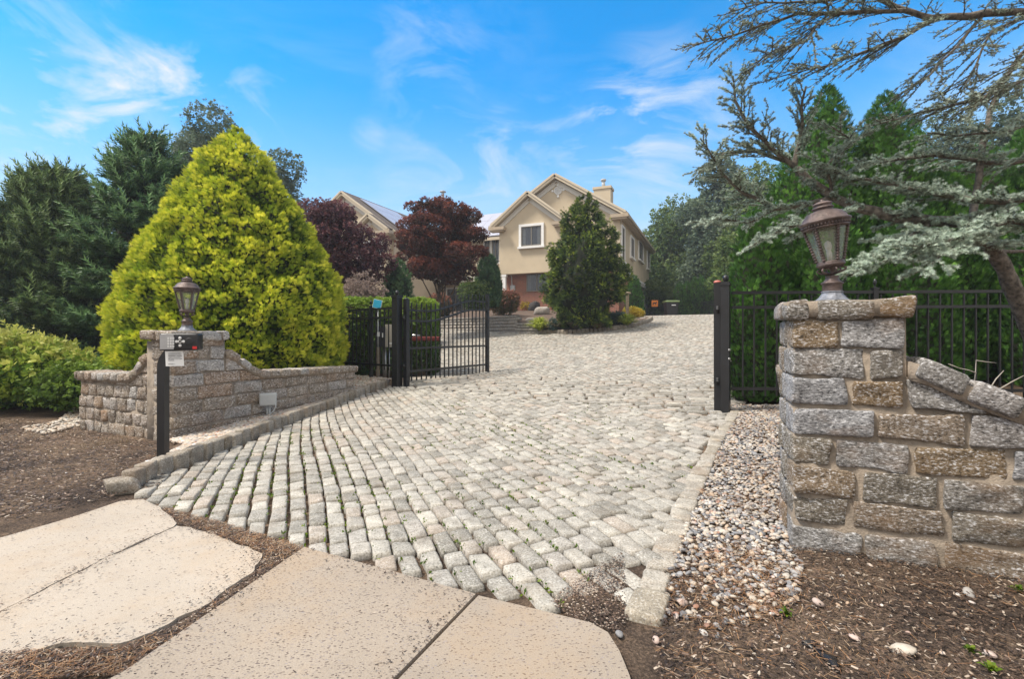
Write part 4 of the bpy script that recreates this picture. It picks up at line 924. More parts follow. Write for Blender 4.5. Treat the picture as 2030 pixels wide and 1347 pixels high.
# gate operator: beige/black control box on posts + arm
q = at(765, 668, 10.75)
t = thing('gate_control_box', 'beige and black gate control cabinet on steel posts behind the left fence', 'control box', (q[0], q[1], .25))
A = Acc(); A.box([q[0]+.1, q[1], 1.24], [.09, .1, .25]); A.build('enclosure', M['beigebox'], t, smooth=False)
A = Acc(); A.box([q[0]-.09, q[1]-.04, 1.22], [.1, .08, .23]); A.build('cabinet_door', M['blackdull'], t, smooth=False)
for c_, h_ in (([q[0]-.12, q[1]-.123, 1.27], [.04, .003, .05]), ([q[0]-.04, q[1]-.123, 1.25], [.012, .003, .05]), ([q[0]+.13, q[1]-.102, 1.07], [.03, .003, .018])): A = Acc(); A.box(c_, h_); A.build('label', M['paper'], t, smooth=False)
A = Acc(); A.tube([[q[0]-.03, q[1], .2], [q[0]-.03, q[1], 1.0]], .045, 12); A.tube([[q[0]+.07, q[1], .2], [q[0]+.07, q[1], 1.0]], .02, 10); A.build('steel_post', M['steel'], t)
A = Acc(); A.box([q[0]-.17, q[1]-.02, .6], [.035, .03, .42]); A.build('wooden_post', M['wood'], t, smooth=False)
t = thing('gate_opener', 'red brown gate opener arm reaching behind the open left leaf', 'gate opener', (-2.4, 10.75, .3))
d = nrm(np.array([.98, .17])); A = Acc(); blocks(A, [[-1.93, 10.84, 1.17]], ax2(d), [[.33, .045, .05]], (5, 3, 3), r=.015, jit=0, amp=0); A.build('arm', M['redbrown'], t)
A = Acc(); A.box([-2.15, 10.8, 1.245], [.1, .04, .02], ax2(d)); A.build('motor_cover', M['steel'], t); A = Acc(); A.tube([[-2.3, 10.79, .25], [-2.3, 10.79, 1.14]], .03, 8); A.build('bracket_post', M['black'], t)
# blue sign
q = at(748, 603, 10.3); t = thing('yard_sign', 'small tilted square turquoise blue sign above the left fence', 'sign', (q[0], q[1], .4))
a = radians(-12); A = Acc(); A.box(q, [.085, .006, .085], [[cos(a), 0, sin(a)], [0, 1, 0], [-sin(a), 0, cos(a)]]); A.build('sign_panel', M['blue'], t, smooth=False)
A = Acc(); A.box(q+np.array([0, .004, 0]), [.092, .005, .092], [[cos(a), 0, sin(a)], [0, 1, 0], [-sin(a), 0, cos(a)]]); A.build('border', M['paper'], t, smooth=False)
A = Acc(); A.tube([[q[0]+.01, q[1]+.02, .35], [q[0]+.01, q[1]+.02, q[2]-.05]], .008, 6); A.build('stake', M['steel'], t)
# white reflective wand on the gate leaf, path light, spotlight in the bed
q = bedpt(1244, 637); q = np.array([q[0], q[1], q[2]-.05])
t = thing('path_light', 'wooden post path light with flat cap beside the island kerb', 'path light', q); A = Acc(); zz = EYE+(HZ-583)/F*q[1]
A.box([q[0], q[1], (q[2]+zz)/2], [.06, .06, (zz-q[2])/2]); A.build('post', M['wood'], t, smooth=False); A = Acc(); A.box([q[0], q[1], zz+.03], [.13, .13, .03], tip=.04); A.build('cap', M['wood'], t, smooth=False)
q = bedpt(1259, 627); t = thing('spotlight', 'small black ground spotlight next to the golden mound shrub', 'spotlight', q); A = Acc(); A.lathe([(.0, -.12), (.06, -.12), (.13, .1), (.12, .12), (0, .11)], q+np.array([0, 0, .28]), 14, ax=[[0, .5, .86], [1, 0, 0], [0, .86, -.5]]); A.build('lamp_head', M['blackdull'], t); A = Acc(); A.tube([q, q+np.array([0, 0, .25])], .03, 8); A.build('stake', M['blackdull'], t)

# ================================================================== HOUSE (local frame: x right along the front, y back)
def hl(px, py, b_=0.):
    rx = (px-1015)/F; o = np.array([HX, HY])+E2*b_
    # o - E1*x... solve (o + dx*x) on ray
    dx = -E1; x = (rx*o[1]-o[0])/(dx[0]-rx*dx[1]); Y = o[1]+dx[1]*x
    return x, EYE+(HZ-py)/F*Y
def hs_(px, py, x_=0.):            # on a side wall: returns y, z
    rx = (px-1015)/F; o = np.array([HX, HY])-E1*x_; y = (rx*o[1]-o[0])/(E2[0]-rx*E2[1]); return y, EYE+(HZ-py)/F*(o[1]+E2[1]*y)
house = thing('house', 'tan stucco and red brick house with gabled roofs at the top of the driveway', 'house')
def prism(A, poly, y0, y1, m=0):
    """poly in (x,z) extruded in y"""
    n = len(poly); V = [[x, y0, z] for x, z in poly]+[[x, y1, z] for x, z in poly]
    A.add(V, [np.array([list(range(n))]), np.array([list(range(n, 2*n))[::-1]]), np.array([[i+n, (i+1) % n+n, (i+1) % n, i] for i in range(n)])], m)
def sbox(A, x0, z0, x1, z1, y0, y1, th, m=0):
    d = nrm(np.array([x1-x0, z1-z0])); n_ = np.array([-d[1], d[0]])*th
    if n_[1] < 0: n_ = -n_
    prism(A, [(x0, z0), (x1, z1), (x1+n_[0], z1+n_[1]), (x0+n_[0], z0+n_[1])], y0, y1, m)
def gable(xl, xr, ze, zp, y0, y1, zb, name='gable', ov=.38, roof='shingle', wall=True):
    xp = (xl+xr)/2; sl = (zp-ze)/(xp-xl)
    if wall:
        A = Acc(); prism(A, [(xl, zb), (xr, zb), (xr, ze-.12), (xp, zp-.12), (xl, ze-.12)], y0, y1); A.build('stucco_wall', M['stucco'], house, smooth=False)
    A = Acc()
    for s_, xe in ((-1, xl), (1, xr)):
        xo = xe+s_*ov; zo = ze-sl*ov
        sbox(A, xo, zo+.0, xp, zp, y0-ov, y1+.1, .11)
    R_ = A.build('roof', M['shingle'], house, smooth=False)
    A = Acc(); B = Acc()
    for s_, xe in ((-1, xl), (1, xr)):
        xo = xe+s_*(ov+.02); zo = ze-sl*(ov+.02)
        sbox(A, xo, zo-.20, xp, zp-.20, y0-ov-.04, y0-ov+.04, .24)
        sbox(A, xo, zo-.02, xp, zp-.02, y0-ov-.09, y0-ov-.042, .12)
        sbox(B, xe, ze-.56, xp, zp-.56, y0-.06, y0-.002, .20); sbox(B, xe, ze-.34, xp, zp-.34, y0-.10, y0-.003, .08)
        sbox(A, xo+s_*-.05, zo-.14, xp, zp-.14, y0-ov+.042, y0-.004, .05)
    A.build('rake_trim', M['gutter_l'], house, smooth=False); B.build('frieze_board', M['trim'], house, smooth=False)
    for s_, xe in ((-1, xl), (1, xr)):
        A = Acc(); A.box([xe+s_*(ov/2-.15), y0-ov/2-.03, ze-sl*ov-.17], [ov/2+.35, ov/2+.06, .10]); A.box([xe+s_*(ov/2-.15), y0-ov/2-.03, ze-sl*ov-.32], [ov/2+.24, ov/2, .05]); A.build('cornice_return', M['gutter'], house, smooth=False)
    return R_
M['gutter_l'] = simple('cream_trim', (.58, .5, .38), .6, var=.05)
def window(cx, z0, z1, wd, y0, side=False, trimw=.16, mull=1, trim='white', curtain=True):
    def bx(A, u, z, hu, hz_, d, hd, m=0):
        A.box([y0+d, u, z], [hd, hu, hz_], None, m) if side else A.box([u, y0-d, z], [hu, hd, hz_], None, m)
    zc = (z0+z1)/2; hh = (z1-z0)/2; A = Acc()
    for s_ in (-1, 1):
        bx(A, cx+s_*(wd/2-.03), zc, .03, hh, .03, .03); bx(A, cx, zc+s_*(hh-.03), wd/2-.06, .03, .03, .03)
    for k in range(mull): bx(A, cx+(k-(mull-1)/2)*wd/(mull+1), zc, .028, hh-.06, .03, .028)
    W_ = A.build('window', M['winframe'], house, smooth=False)
    A = Acc(); bx(A, cx, zc, wd/2-.05, hh-.05, .022, .006); A.build('pane', M['winglass'], W_, smooth=False)
    A = Acc(); bx(A, cx, zc, wd/2-.05, hh-.05, .008, .004); A.build('dark_room_panel', M['blackdull'], W_, smooth=False)  # black panel standing in for the darkness of the unlit room
    if curtain:
        for s_ in (-1, 1):
            A = Acc(); bx(A, cx+s_*(wd/2-.05-wd*.09), zc, wd*.085, hh-.06, .015, .002); A.build('curtain', M['curtain'], W_, smooth=False)
    if trimw:
        A = Acc()
        for s_ in (-1, 1): bx(A, cx+s_*(wd/2+trimw/2), zc, trimw/2, hh+trimw, .05, .05)
        bx(A, cx, z1+trimw/2, wd/2-.001, trimw/2, .048, .048); A.build('trim', M[trim], W_, smooth=False)
        A = Acc(); bx(A, cx, z0-trimw*.6, wd/2+trimw+.05, trimw*.42, .09, .09); A.build('sill', M[trim], W_, smooth=False)
    return W_
W0 = -7.92; ZB = 2.0; ZBELT = 5.25
# right wing
ze = 8.75; zp = hl(1103, 350)[1]
gable(W0, 0, ze, zp, 0, 13.6, ZBELT)
A = Acc(); prism(A, [(W0+.45, ZB), (-.06, ZB), (-.06, ZBELT), (W0+.45, ZBELT)], .06, 13.55); A.build('brick_wall', M['brick'], house, smooth=False)
xb0, _ = hl(990, 500, -.55); xb1, _ = hl(1121, 500, -.55); xp_, zp2 = hl(1050, 384, -.55)
gable(xb0, xb0+2*(xp_-xb0), hl(980, 447, -.55)[1]+.15, zp2, -.55, 3.0, ZBELT-.05)
A = Acc(); A.box([.06, 6.8, ZBELT], [.05, 6.85, .09]); A.box([.05, 6.8, ZBELT-.2], [.04, 6.85, .05]); A.build('belt_course', M['white'], house, smooth=False)
A = Acc(); A.box([.44, 6.8, ze-.62+.3], [.08, 7.2, .09]); A.box([.21, 6.8, ze-.46], [.2, 7.1, .03]); A.build('gutter', M['gutter'], house, smooth=False)
x0, z0 = hl(1034, 489, -.55); x1, z1 = hl(1074, 447, -.55); window((x0+x1)/2, z0, z1, x1-x0, -.55, mull=1)
x0, z0 = hl(1044, 579, .06); x1, z1 = hl(1086, 536, .06); window((x0+x1)/2, z0, z1, x1-x0, .06, mull=1, trimw=0)
for (pa, pb, ya, yb) in ((1231, 1236, 450, 520), (1249, 1255, 470, 514), (1265, 1273, 477, 521), (1282, 1286.5, 497, 536)):
    y0, zt = hs_(pa, ya); y1, z0 = hs_(pb, yb); window((y0+y1)/2, z0, zt, y1-y0, 0, side=True, trimw=.13)
y0, _ = hs_(1280, 600)
A = Acc(); A.box([.12, 12.6, (ZB+4.9)/2], [.16, .35, (4.9-ZB)/2]); A.box([.12, 12.6, 4.98], [.22, .42, .09]); A.build('garage_surround', M['white'], house, smooth=False)
A = Acc(); A.box([0-.02, 10.3, 3.4], [.03, 1.5, 1.15]); A.build('garage_door', M['white'], house, smooth=False)
# round vent and cross
x, z = hl(1106.5, 378, 0); A = Acc(); A.lathe([(.2, .001), (.2, .06), (.26, .06), (.26, .001)], (x, 0, z), 28, ax=[[1, 0, 0], [0, 0, 1], [0, -1, 0]]); 
for k in range(-4, 5): hw_ = math.sqrt(max(0, .2**2-(k*.04)**2)); A.box([x, -.03, z+k*.04], [hw_, .015, .016])
A.build('round_vent', M['white'], house)
for dx, dz in ((.36, 0), (-.36, 0), (0, .36), (0, -.36)): A = Acc(); A.box([x+dx, -.03, z+dz], [.065, .03, .065]); A.build('vent_keystone', M['white'], house, smooth=False)
# chimney
cx = -2.33; A = Acc(); A.box([cx, 6.2, 10.9], [.62, .5, 1.15]); A.box([cx, 6.2, 11.98], [.68, .56, .09]); A.build('chimney', M['stucco'], house, smooth=False)
A = Acc(); A.tube([[cx, 6.2, 12.0], [cx, 6.2, 12.6]], .13, 12); A.tube([[cx, 6.2, 12.6], [cx, 6.2, 12.72]], .2, 12); A.build('flue', M['greybox'], house)
# white corner column, meter, downspout
x, _ = hl(1000.5, 550, -.4); A = Acc(); A.box([x, -.42, (ZB+ZBELT-.1)/2], [.11, .11, (ZBELT-.1-ZB)/2]); A.box([x, -.42, 2.9], [.15, .15, .1]); A.box([x, -.42, ZBELT-.14], [.16, .125, .07]); A.build('column', M['white'], house, smooth=False)
x, z = hl(1017, 573, .0); A = Acc(); A.box([x, -.03, z], [.15, .08, .22]); A.tube([[x-.05, -.05, z+.2], [x-.08, -.05, z+.8], [x-.2, -.05, z+1.0], [x-.45, -.05, z+1.02]], .03, 8); A.build('electric_meter', M['greybox'], house, smooth=False)
# connecting wing
A = Acc(); prism(A, [(-14.3, ZB), (W0-.02, ZB), (W0-.02, 8.35), (-14.3, 8.35)], 3.2, 11); A.build('stucco_wall', M['stucco'], house, smooth=False)
A = Acc(); V = [[-14.3, 2.7, 8.35], [W0+.1, 2.7, 8.35], [W0+2.5, 7.1, 11.25], [-16.5, 7.1, 11.25], [-16.5, 11.6, 8.35], [W0+2.5, 11.6, 8.35]]
A.add(V, np.array([[0, 1, 2, 3], [3, 2, 5, 4]])); A.add([[-14.3, 2.7, 8.34], [W0+.1, 2.7, 8.34], [W0+.1, 3.3, 8.34], [-14.3, 3.3, 8.34]], np.array([[0, 3, 2, 1]])); A.build('roof', M['shingle'], house, smooth=False)
A = Acc(); A.box([-11.1, 2.64, 8.27], [3.2, .07, .1]); A.build('gutter', M['gutter_l'], house, smooth=False)
sl_ = (11.25-8.35)/4.4; ux = np.array([0, 1, sl_]); ux = ux/np.linalg.norm(ux); un = np.array([0, -ux[2], ux[1]])
for r in range(3):
    for k in range(5):
        c = np.array([-12.2+k*1.02+.2, 2.9, 8.48])+ux*(.85+r*1.68)+un*.06; 
        if c[0] > W0+.9: continue
        A = Acc(); A.box(c, [.5, .82, .02], np.array([[1, 0, 0], ux, un])); A.build('solar_panel', M['solar'], house, smooth=False)
for (pa, pb, ya, yb, cur) in ((961, 972, 470, 520, False), (976, 990, 468, 522, True)):
    x0, z1 = hl(pa, ya, 3.2); x1, z0 = hl(pb, yb, 3.2); window((x0+x1)/2, z0, z1, x1-x0, 3.2, trimw=.06, curtain=cur)
for k in range(3): window(-13.0+k*1.9, 2.9, 4.8, 1.5, 3.2, trimw=.08)
A = Acc(); A.box([-11.1, 2.6, 5.45], [3.15, .6, .1]); A.box([-11.1, 1.98, 5.3], [3.15, .05, .15]); A.build('balcony', M['trim'], house, smooth=False)
A = Acc(); A.box([-11.1, 2.05, 6.5], [3.15, .03, .03]); A.box([-11.1, 2.05, 5.65], [3.15, .02, .02])
for k in range(42): A.box([-14.2+k*.15, 2.05, 6.05], [.012, .012, .45])
A.build('balcony_rail', M['black'], house, smooth=False)
# left wing
xl, zpl = hl(685, 384, -3.); xr, _ = hl(790, 460, -3.); xr -= .38; hwL = xr-xl; zeL = hl(790, 463, -3.)[1]+.28
R_ = gable(xl-hwL, xr, zeL, zpl, -3., 12, ZB)
d2 = nrm(np.array([xl-xr, 0, zpl-zeL])); n2 = np.array([-d2[2], 0, d2[0]]); n2 = -n2 if n2[2] < 0 else n2
for r in range(3):
    for k in range(4):
        A = Acc(); c = np.array([xr, -1.8+k*1.05, zeL])+d2*(1.1+r*1.25)+n2*.20; A.box(c, [.6, .5, .02], np.array([d2, [0, 1, 0], n2])); A.build('solar_panel', M['solar'], house, smooth=False)
xp3, zp3 = hl(737, 428, -3.6); xe3, ze3 = hl(775, 457, -3.6); hw3 = xe3-xp3-.38
gable(xp3-hw3, xp3+hw3, ze3+.28, zp3, -3.6, -2.9, 4.2)
window(xp3, 5.6, 7.3, 1.5, -3.6, trimw=.14)
A = Acc(); A.tube([[xr+.06, -3.04, ZB], [xr+.06, -3.04, zeL-.4]], .05, 8); A.build('downspout', M['gutter'], house)
x, z = hl(878, 386, 7.1); A = Acc(); A.tube([[x, 7.1, 11.2], [x, 7.1, z+.15]], .12, 10); A.box([x, 7.1, z+.25], [.2, .2, .06]); A.build('vent_pipe', M['greybox'], house)
house.location = (HX, HY, 0); house.rotation_euler = (0, 0, math.atan2(-.389, .921))

# ================================================================== PLANTS
def ip(*pts):
    z, r = zip(*pts); return lambda q: float(np.interp(q, z, r))
def plant(name, label, cat, base, crown, trunk=None, group=None, cm='tree', tm='bark', cname='crown'):
    t = thing(name, label, cat, base, group); crown.build(cname, [M[cm], M['inner']], t, smooth=False)
    if trunk is not None: trunk.build('trunk', M[tm], t)
    return t
def trunk_(base, h, r): A = Acc(); z = np.linspace(0, h, 6); A.tube(np.asarray(base)+np.stack([.03*np.sin(z*2), .03*np.cos(z*3), z-.1], 1), r*(1-.5*z/h), 8); return A

# golden cypress
pf = ip((0, 1.75), (.1, 1.93), (.28, 1.93), (.38, 1.78), (.5, 1.5), (.70, .98), (.86, .52), (.95, .2), (1, .02)); b = np.array([-5.42, 9.55, .25])
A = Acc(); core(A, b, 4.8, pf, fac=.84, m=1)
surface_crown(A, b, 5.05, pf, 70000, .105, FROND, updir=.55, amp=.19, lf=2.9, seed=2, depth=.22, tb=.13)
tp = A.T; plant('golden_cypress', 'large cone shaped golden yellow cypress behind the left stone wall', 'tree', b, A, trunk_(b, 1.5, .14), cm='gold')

# spruces with layered branches
def spruce(base, H, prof, nb_, elev, size, label, cm, seed, droop=.1, name='spruce_tree', step=.1, sidef=.42, top_spikes=0):
    base = np.asarray(base, float); A = Acc(); Tk = Acc(); Tk.tube(base+np.array([[0, 0, -.1], [0, 0, H*.5], [0, 0, H*.97]]), [.16, .09, .015], 8)
    core(A, base, H*.93, prof, fac=.55, m=1)
    PP = []; DD = []; TT = []; OO = []; SS = []
    for i in range(nb_):
        z = 1-(i+.5)/nb_; z = z**.85*.98+.01; a = i*2.39996+U(-.3, .3); ln = max(.25, prof(z))*U(.82, 1.12); e = elev(z)+U(-.12, .12)
        o = base+np.array([0, 0, z*H]); hd = np.array([cos(a), sin(a), 0]); n = max(3, int(ln/.12)); u = np.linspace(0, 1, n)
        P = o+hd*(ln*u*cos(e))[:, None]; P[:, 2] += ln*u*sin(e)-droop*ln*np.sin(u*pi)-droop*.6*u*ln
        if ln > .5: A.tube(P, np.linspace(.02, .006, n), 4, m=1, cap=False)
        T3 = nrm(np.gradient(P, axis=0)); sd = nrm(np.cross(T3, [0, 0, 1])); m_ = max(4, int(ln/step)); uu = np.sqrt(U(.12, 1, m_)); 
        for s_ in (-1, 1):
            q = np.stack([np.interp(uu, u, P[:, k]) for k in range(3)], 1); t3 = np.stack([np.interp(uu, u, T3[:, k]) for k in range(3)], 1); s3 = np.stack([np.interp(uu, u, sd[:, k]) for k in range(3)], 1)
            dd = nrm(t3+s_*s3*U(.5, 1.2, (m_, 1))+np.array([0, 0, -.12])+rng.normal(size=(m_, 3))*.12); L_ = sidef*ln*(1.1-uu)*U(.3, 1., m_)
            for f in (0, .4, .8):
                k = L_*f > -.01; PP.append(q+dd*(L_*f)[:, None]+rng.normal(size=q.shape)*.02); DD.append(nrm(dd+np.array([0, 0, .12])+rng.normal(size=q.shape)*.15)); TT.append(np.clip(uu*.6+f*.4-.12+U(-.1, .2, m_), 0, 1)); SS.append(size*1.25*U(.75, 1.2, m_))
        PP.append(P[-1:]); DD.append(T3[-1:]+np.array([[0, 0, .3]])); TT.append(np.array([.9])); SS.append(np.array([size*1.9]))
    A.inst(SHOOT[0], SHOOT[1], np.concatenate(PP), nrm(np.concatenate(DD)), np.concatenate(SS), np.concatenate(TT))
    t = thing(name, label, 'tree', base); A.build('crown', [M[cm], M['inner']], t, smooth=False); Tk.build('trunk', M['bark'], t); return t
b = at(290, 0, 12.5); b[2] = .45
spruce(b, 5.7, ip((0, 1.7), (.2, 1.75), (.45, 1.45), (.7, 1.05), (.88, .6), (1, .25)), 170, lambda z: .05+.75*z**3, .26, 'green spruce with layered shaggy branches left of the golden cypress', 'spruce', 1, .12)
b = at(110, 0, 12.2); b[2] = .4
spruce(b, 4.55, ip((0, 2.1), (.3, 1.9), (.6, 1.35), (.85, .85), (1, .45)), 230, lambda z: .45+.45*z, .24, 'very dark spiky spruce with upswept shoots at the far left', 'yew', 2, .04, step=.09, sidef=.36)

# broad trees far behind
def btree(px, pty, d, wpx, label, cm='tree', base=None, n=5200, size=.34, name='broadleaf_tree', nb_=11, hfrac=.75, group=None, seed=0, tr=.16, T=LEAF5, pby=None, shell=.55, sp=1.0):
    k = F/d; X = (px-1015)/k; zt = EYE+(HZ-pty)/k; b = np.array([X, d, base if base is not None else float(G(X, d))]); H = zt-b[2]; W = wpx/k/2
    ch = H*hfrac; c0 = b[2]+H-ch; bl = []
    r0 = np.random.default_rng(abs(seed+int(px)))
    for i in range(nb_):
        a = r0.uniform(0, 2*pi); q = i/(nb_-1); zz = c0+ch*(.18+.64*q); rr = W*(.62*math.sin(pi*(.22+.66*q)))*r0.uniform(.7, 1.1)*sp
        s_ = W*r0.uniform(.38, .58)*(1.15-.5*q); bl.append((X+rr*cos(a), d+rr*sin(a), zz, s_, s_, min(s_*.8, ch*.3)))
    bl.append((X, d, b[2]+H-min(W*.45, ch*.25), W*.42, W*.42, min(W*.45, ch*.25))); bl.append((X, d, c0+ch*.42, W*.66, W*.66, ch*.36))
    A = Acc(); blob_crown(A, bl, n, size, T, seed=seed, shell=shell)
    B = Acc(); limbs(B, b-np.array([0, 0, .1]), [X, d, c0+ch*.5], tr, [q[:3] for q in bl[:8]])
    return plant(name, label, 'tree', b, A, B, group, cm)
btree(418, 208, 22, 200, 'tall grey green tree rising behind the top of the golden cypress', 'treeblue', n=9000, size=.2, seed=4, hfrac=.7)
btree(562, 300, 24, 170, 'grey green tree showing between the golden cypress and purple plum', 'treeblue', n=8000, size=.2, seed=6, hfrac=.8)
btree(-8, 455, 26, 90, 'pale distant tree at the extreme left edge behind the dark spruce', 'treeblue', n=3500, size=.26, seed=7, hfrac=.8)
# purple plum, red maple
def lobes(L_, d, n, size, seed, flat=.8, depth=1.0, shell=.35, T=LEAF5):
    r0 = np.random.default_rng(seed); bl = []
    for px, py, r in L_:
        R = r/F*d; bl.append((*at(px, py, d+r0.uniform(-.9, .9)*depth), R, R, R*flat))
    cx_ = np.mean([b_[0] for b_ in bl])
    for px, py, r in L_[::2]: R = r/F*d*.9; q = at(px, py, d); bl.append((cx_+(q[0]-cx_)*.4, d+(q[0]-cx_)*.9, q[2]-.1, R, R, R*flat))
    A = Acc(); blob_crown(A, bl, n, size, T, seed=seed, shell=shell, gap=-.12); return A, bl
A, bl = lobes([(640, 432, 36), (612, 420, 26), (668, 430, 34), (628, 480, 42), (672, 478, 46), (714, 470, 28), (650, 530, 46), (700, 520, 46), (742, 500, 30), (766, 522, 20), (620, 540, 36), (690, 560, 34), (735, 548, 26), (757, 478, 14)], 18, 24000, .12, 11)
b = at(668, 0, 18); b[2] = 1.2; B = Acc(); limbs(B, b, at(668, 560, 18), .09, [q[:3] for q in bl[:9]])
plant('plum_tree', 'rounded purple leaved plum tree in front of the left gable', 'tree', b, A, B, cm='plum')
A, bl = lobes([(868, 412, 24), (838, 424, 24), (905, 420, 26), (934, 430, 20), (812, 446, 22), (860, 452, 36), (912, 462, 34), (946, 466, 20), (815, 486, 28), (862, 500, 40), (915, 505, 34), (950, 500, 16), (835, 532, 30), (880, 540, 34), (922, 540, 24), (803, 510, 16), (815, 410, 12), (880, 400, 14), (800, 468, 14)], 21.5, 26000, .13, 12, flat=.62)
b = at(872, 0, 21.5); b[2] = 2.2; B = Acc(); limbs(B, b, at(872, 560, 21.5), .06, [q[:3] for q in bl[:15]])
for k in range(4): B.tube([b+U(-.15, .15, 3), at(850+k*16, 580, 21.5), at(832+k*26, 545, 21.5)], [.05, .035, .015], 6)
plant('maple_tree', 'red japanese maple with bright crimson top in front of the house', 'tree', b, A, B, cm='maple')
# far right woods
for px, pty, d, wp, lab, cm, n in ((1345, 392, 44, 190, 'bright green rounded tree beside the end of the house, lit from above', 'tree', 9000), (1300, 452, 50, 110, 'lower far tree peeping out right behind the house eave', 'tree', 4500),
        (1425, 318, 38, 170, 'dark grey green tree beyond the right gate post, under the cedar tips', 'treeblue', 9500), (1500, 330, 34, 190, 'broad green tree half hidden behind the cedar and left end of the hedge', 'tree', 7000),
        (1720, 285, 26, 150, 'reddish leaved tree glimpsed between the two tall arborvitae tips', 'plum', 4000), (1870, 215, 24, 260, 'tall pale grey green tree behind the cedar trunk top', 'treeblue', 11000), (2030, 175, 20, 230, 'tall bluish tree at the right edge behind the hedge', 'treeblue', 9000), (1250, 470, 60, 160, 'far tree hidden mostly behind the house', 'tree', 2500)):
    btree(px, pty, d, wp, lab, cm, n=n, size=.36 if d > 30 else .22, seed=int(px), hfrac=.9, nb_=14)
# under-storey tree by the far fence
btree(1290, 560, 40, 110, 'leafy shrub layer behind the orange sign at the far fence', 'tree', n=4000, size=.3, seed=51, hfrac=.95, name='leafy_shrub')
btree(1450, 470, 30, 90, 'green tree filling the gap just behind the right gate post', 'tree', n=5000, size=.26, seed=53, hfrac=.95)

# arborvitae
def arbor(base, H, R, label, n=340, per=20, size=.15, cs=.2, group=None, seed=0, cm='arb', name='arborvitae', prof=None, zmin=0.):
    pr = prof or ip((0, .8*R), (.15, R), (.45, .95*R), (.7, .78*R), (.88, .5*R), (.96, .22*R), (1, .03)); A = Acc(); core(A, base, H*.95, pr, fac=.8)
    surface_crown(A, base, H, pr, n*per, size, FROND, updir=1.5, amp=.11*min(1, R), lf=3.4 if size < .13 else 2.4, seed=seed, depth=.14*min(1, R/.6), zlf=.6); return plant(name, label, 'tree', base, A, trunk_(base, H*.5, .08), group, cm)
ga = 'arborvitae in the tall hedge behind the right fence'
lab = {0: 'bright green arborvitae at the left end of the tall hedge by the gate post', 1: 'second arborvitae of the hedge, directly left of the stone pillar', 2: 'tallest pointed arborvitae above the lantern, left of the two spires', 3: 'right hand pointed arborvitae spire standing right of the lantern',
       4: 'hedge arborvitae between the right spire and the cedar trunk', 5: 'hedge arborvitae directly behind the cedar trunk', 6: 'hedge arborvitae cut by the right edge of the photo', 7: 'low arborvitae filling the hedge right behind the stone pillar', 8: 'arborvitae in the hedge low behind the picket fence right of the pillar', 9: 'last hedge arborvitae beyond the right picture edge'}
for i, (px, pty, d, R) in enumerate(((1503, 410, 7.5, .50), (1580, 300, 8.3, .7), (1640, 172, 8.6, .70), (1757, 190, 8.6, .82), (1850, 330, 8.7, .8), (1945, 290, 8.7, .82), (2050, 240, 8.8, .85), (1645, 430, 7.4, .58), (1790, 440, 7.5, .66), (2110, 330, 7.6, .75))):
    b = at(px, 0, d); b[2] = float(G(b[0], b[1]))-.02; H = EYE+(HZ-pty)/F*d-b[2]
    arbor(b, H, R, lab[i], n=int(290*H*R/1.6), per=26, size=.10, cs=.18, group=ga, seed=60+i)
for i in range(7):
    d = 34; b = at(1347+i*14.5, 0, d); b[2] = 2.34; labs = ['leftmost small arborvitae in the far row behind the bin', 'second small arborvitae from the left in the far row', 'third small arborvitae from the left in the far row', 'middle small arborvitae of the far row of seven', 'third small arborvitae from the right in the far row', 'second small arborvitae from the right in the far row', 'last small arborvitae of the far row next to the gate post']
    arbor(b, 2.85+U(-.25, .2), .42, labs[i], n=100, per=24, size=.14, cs=.2, group='small arborvitae in a far row', seed=80+i)

# hinoki cypress in the island bed
b = bedpt(1163, 648); Hh = EYE+(HZ-388)/F*b[1]-b[2]; k_ = F/b[1]
pr = ip((0, 34/k_), (.08, 48/k_), (.2, 66/k_), (.35, 72/k_), (.5, 66/k_), (.65, 54/k_), (.8, 38/k_), (.92, 20/k_), (1, .05)); A = Acc(); core(A, b, Hh*.88, pr, fac=.66)
profile_crown(A, b, Hh, pr, 800, 46, .15, .36, FROND, updir=.45, seed=21, tlo=-.2, thi=.95, lump=.42, sp=.8, lf=1.3)
plant('hinoki_cypress', 'big dark layered hinoki cypress in the island bed before the brick facade', 'tree', b, A, trunk_(b, 2, .16), cm='hinoki')
b = at(1257, 600, 28.2); b[2] = 2.3
arbor(b, EYE+(HZ-548)/F*28.2-2.3, .5, 'small upright green conifer tucked between the hinoki and house corner', n=90, per=20, size=.18, cs=.2, seed=90, name='small_conifer')
b = at(788, 0, 19.5); b[2] = 1.5
arbor(b, EYE+(HZ-518)/F*19.5-1.5, .62, 'small green conifer between the plum and beige wall', n=160, per=20, size=.16, cs=.25, seed=91, name='small_conifer', cm='spruce')

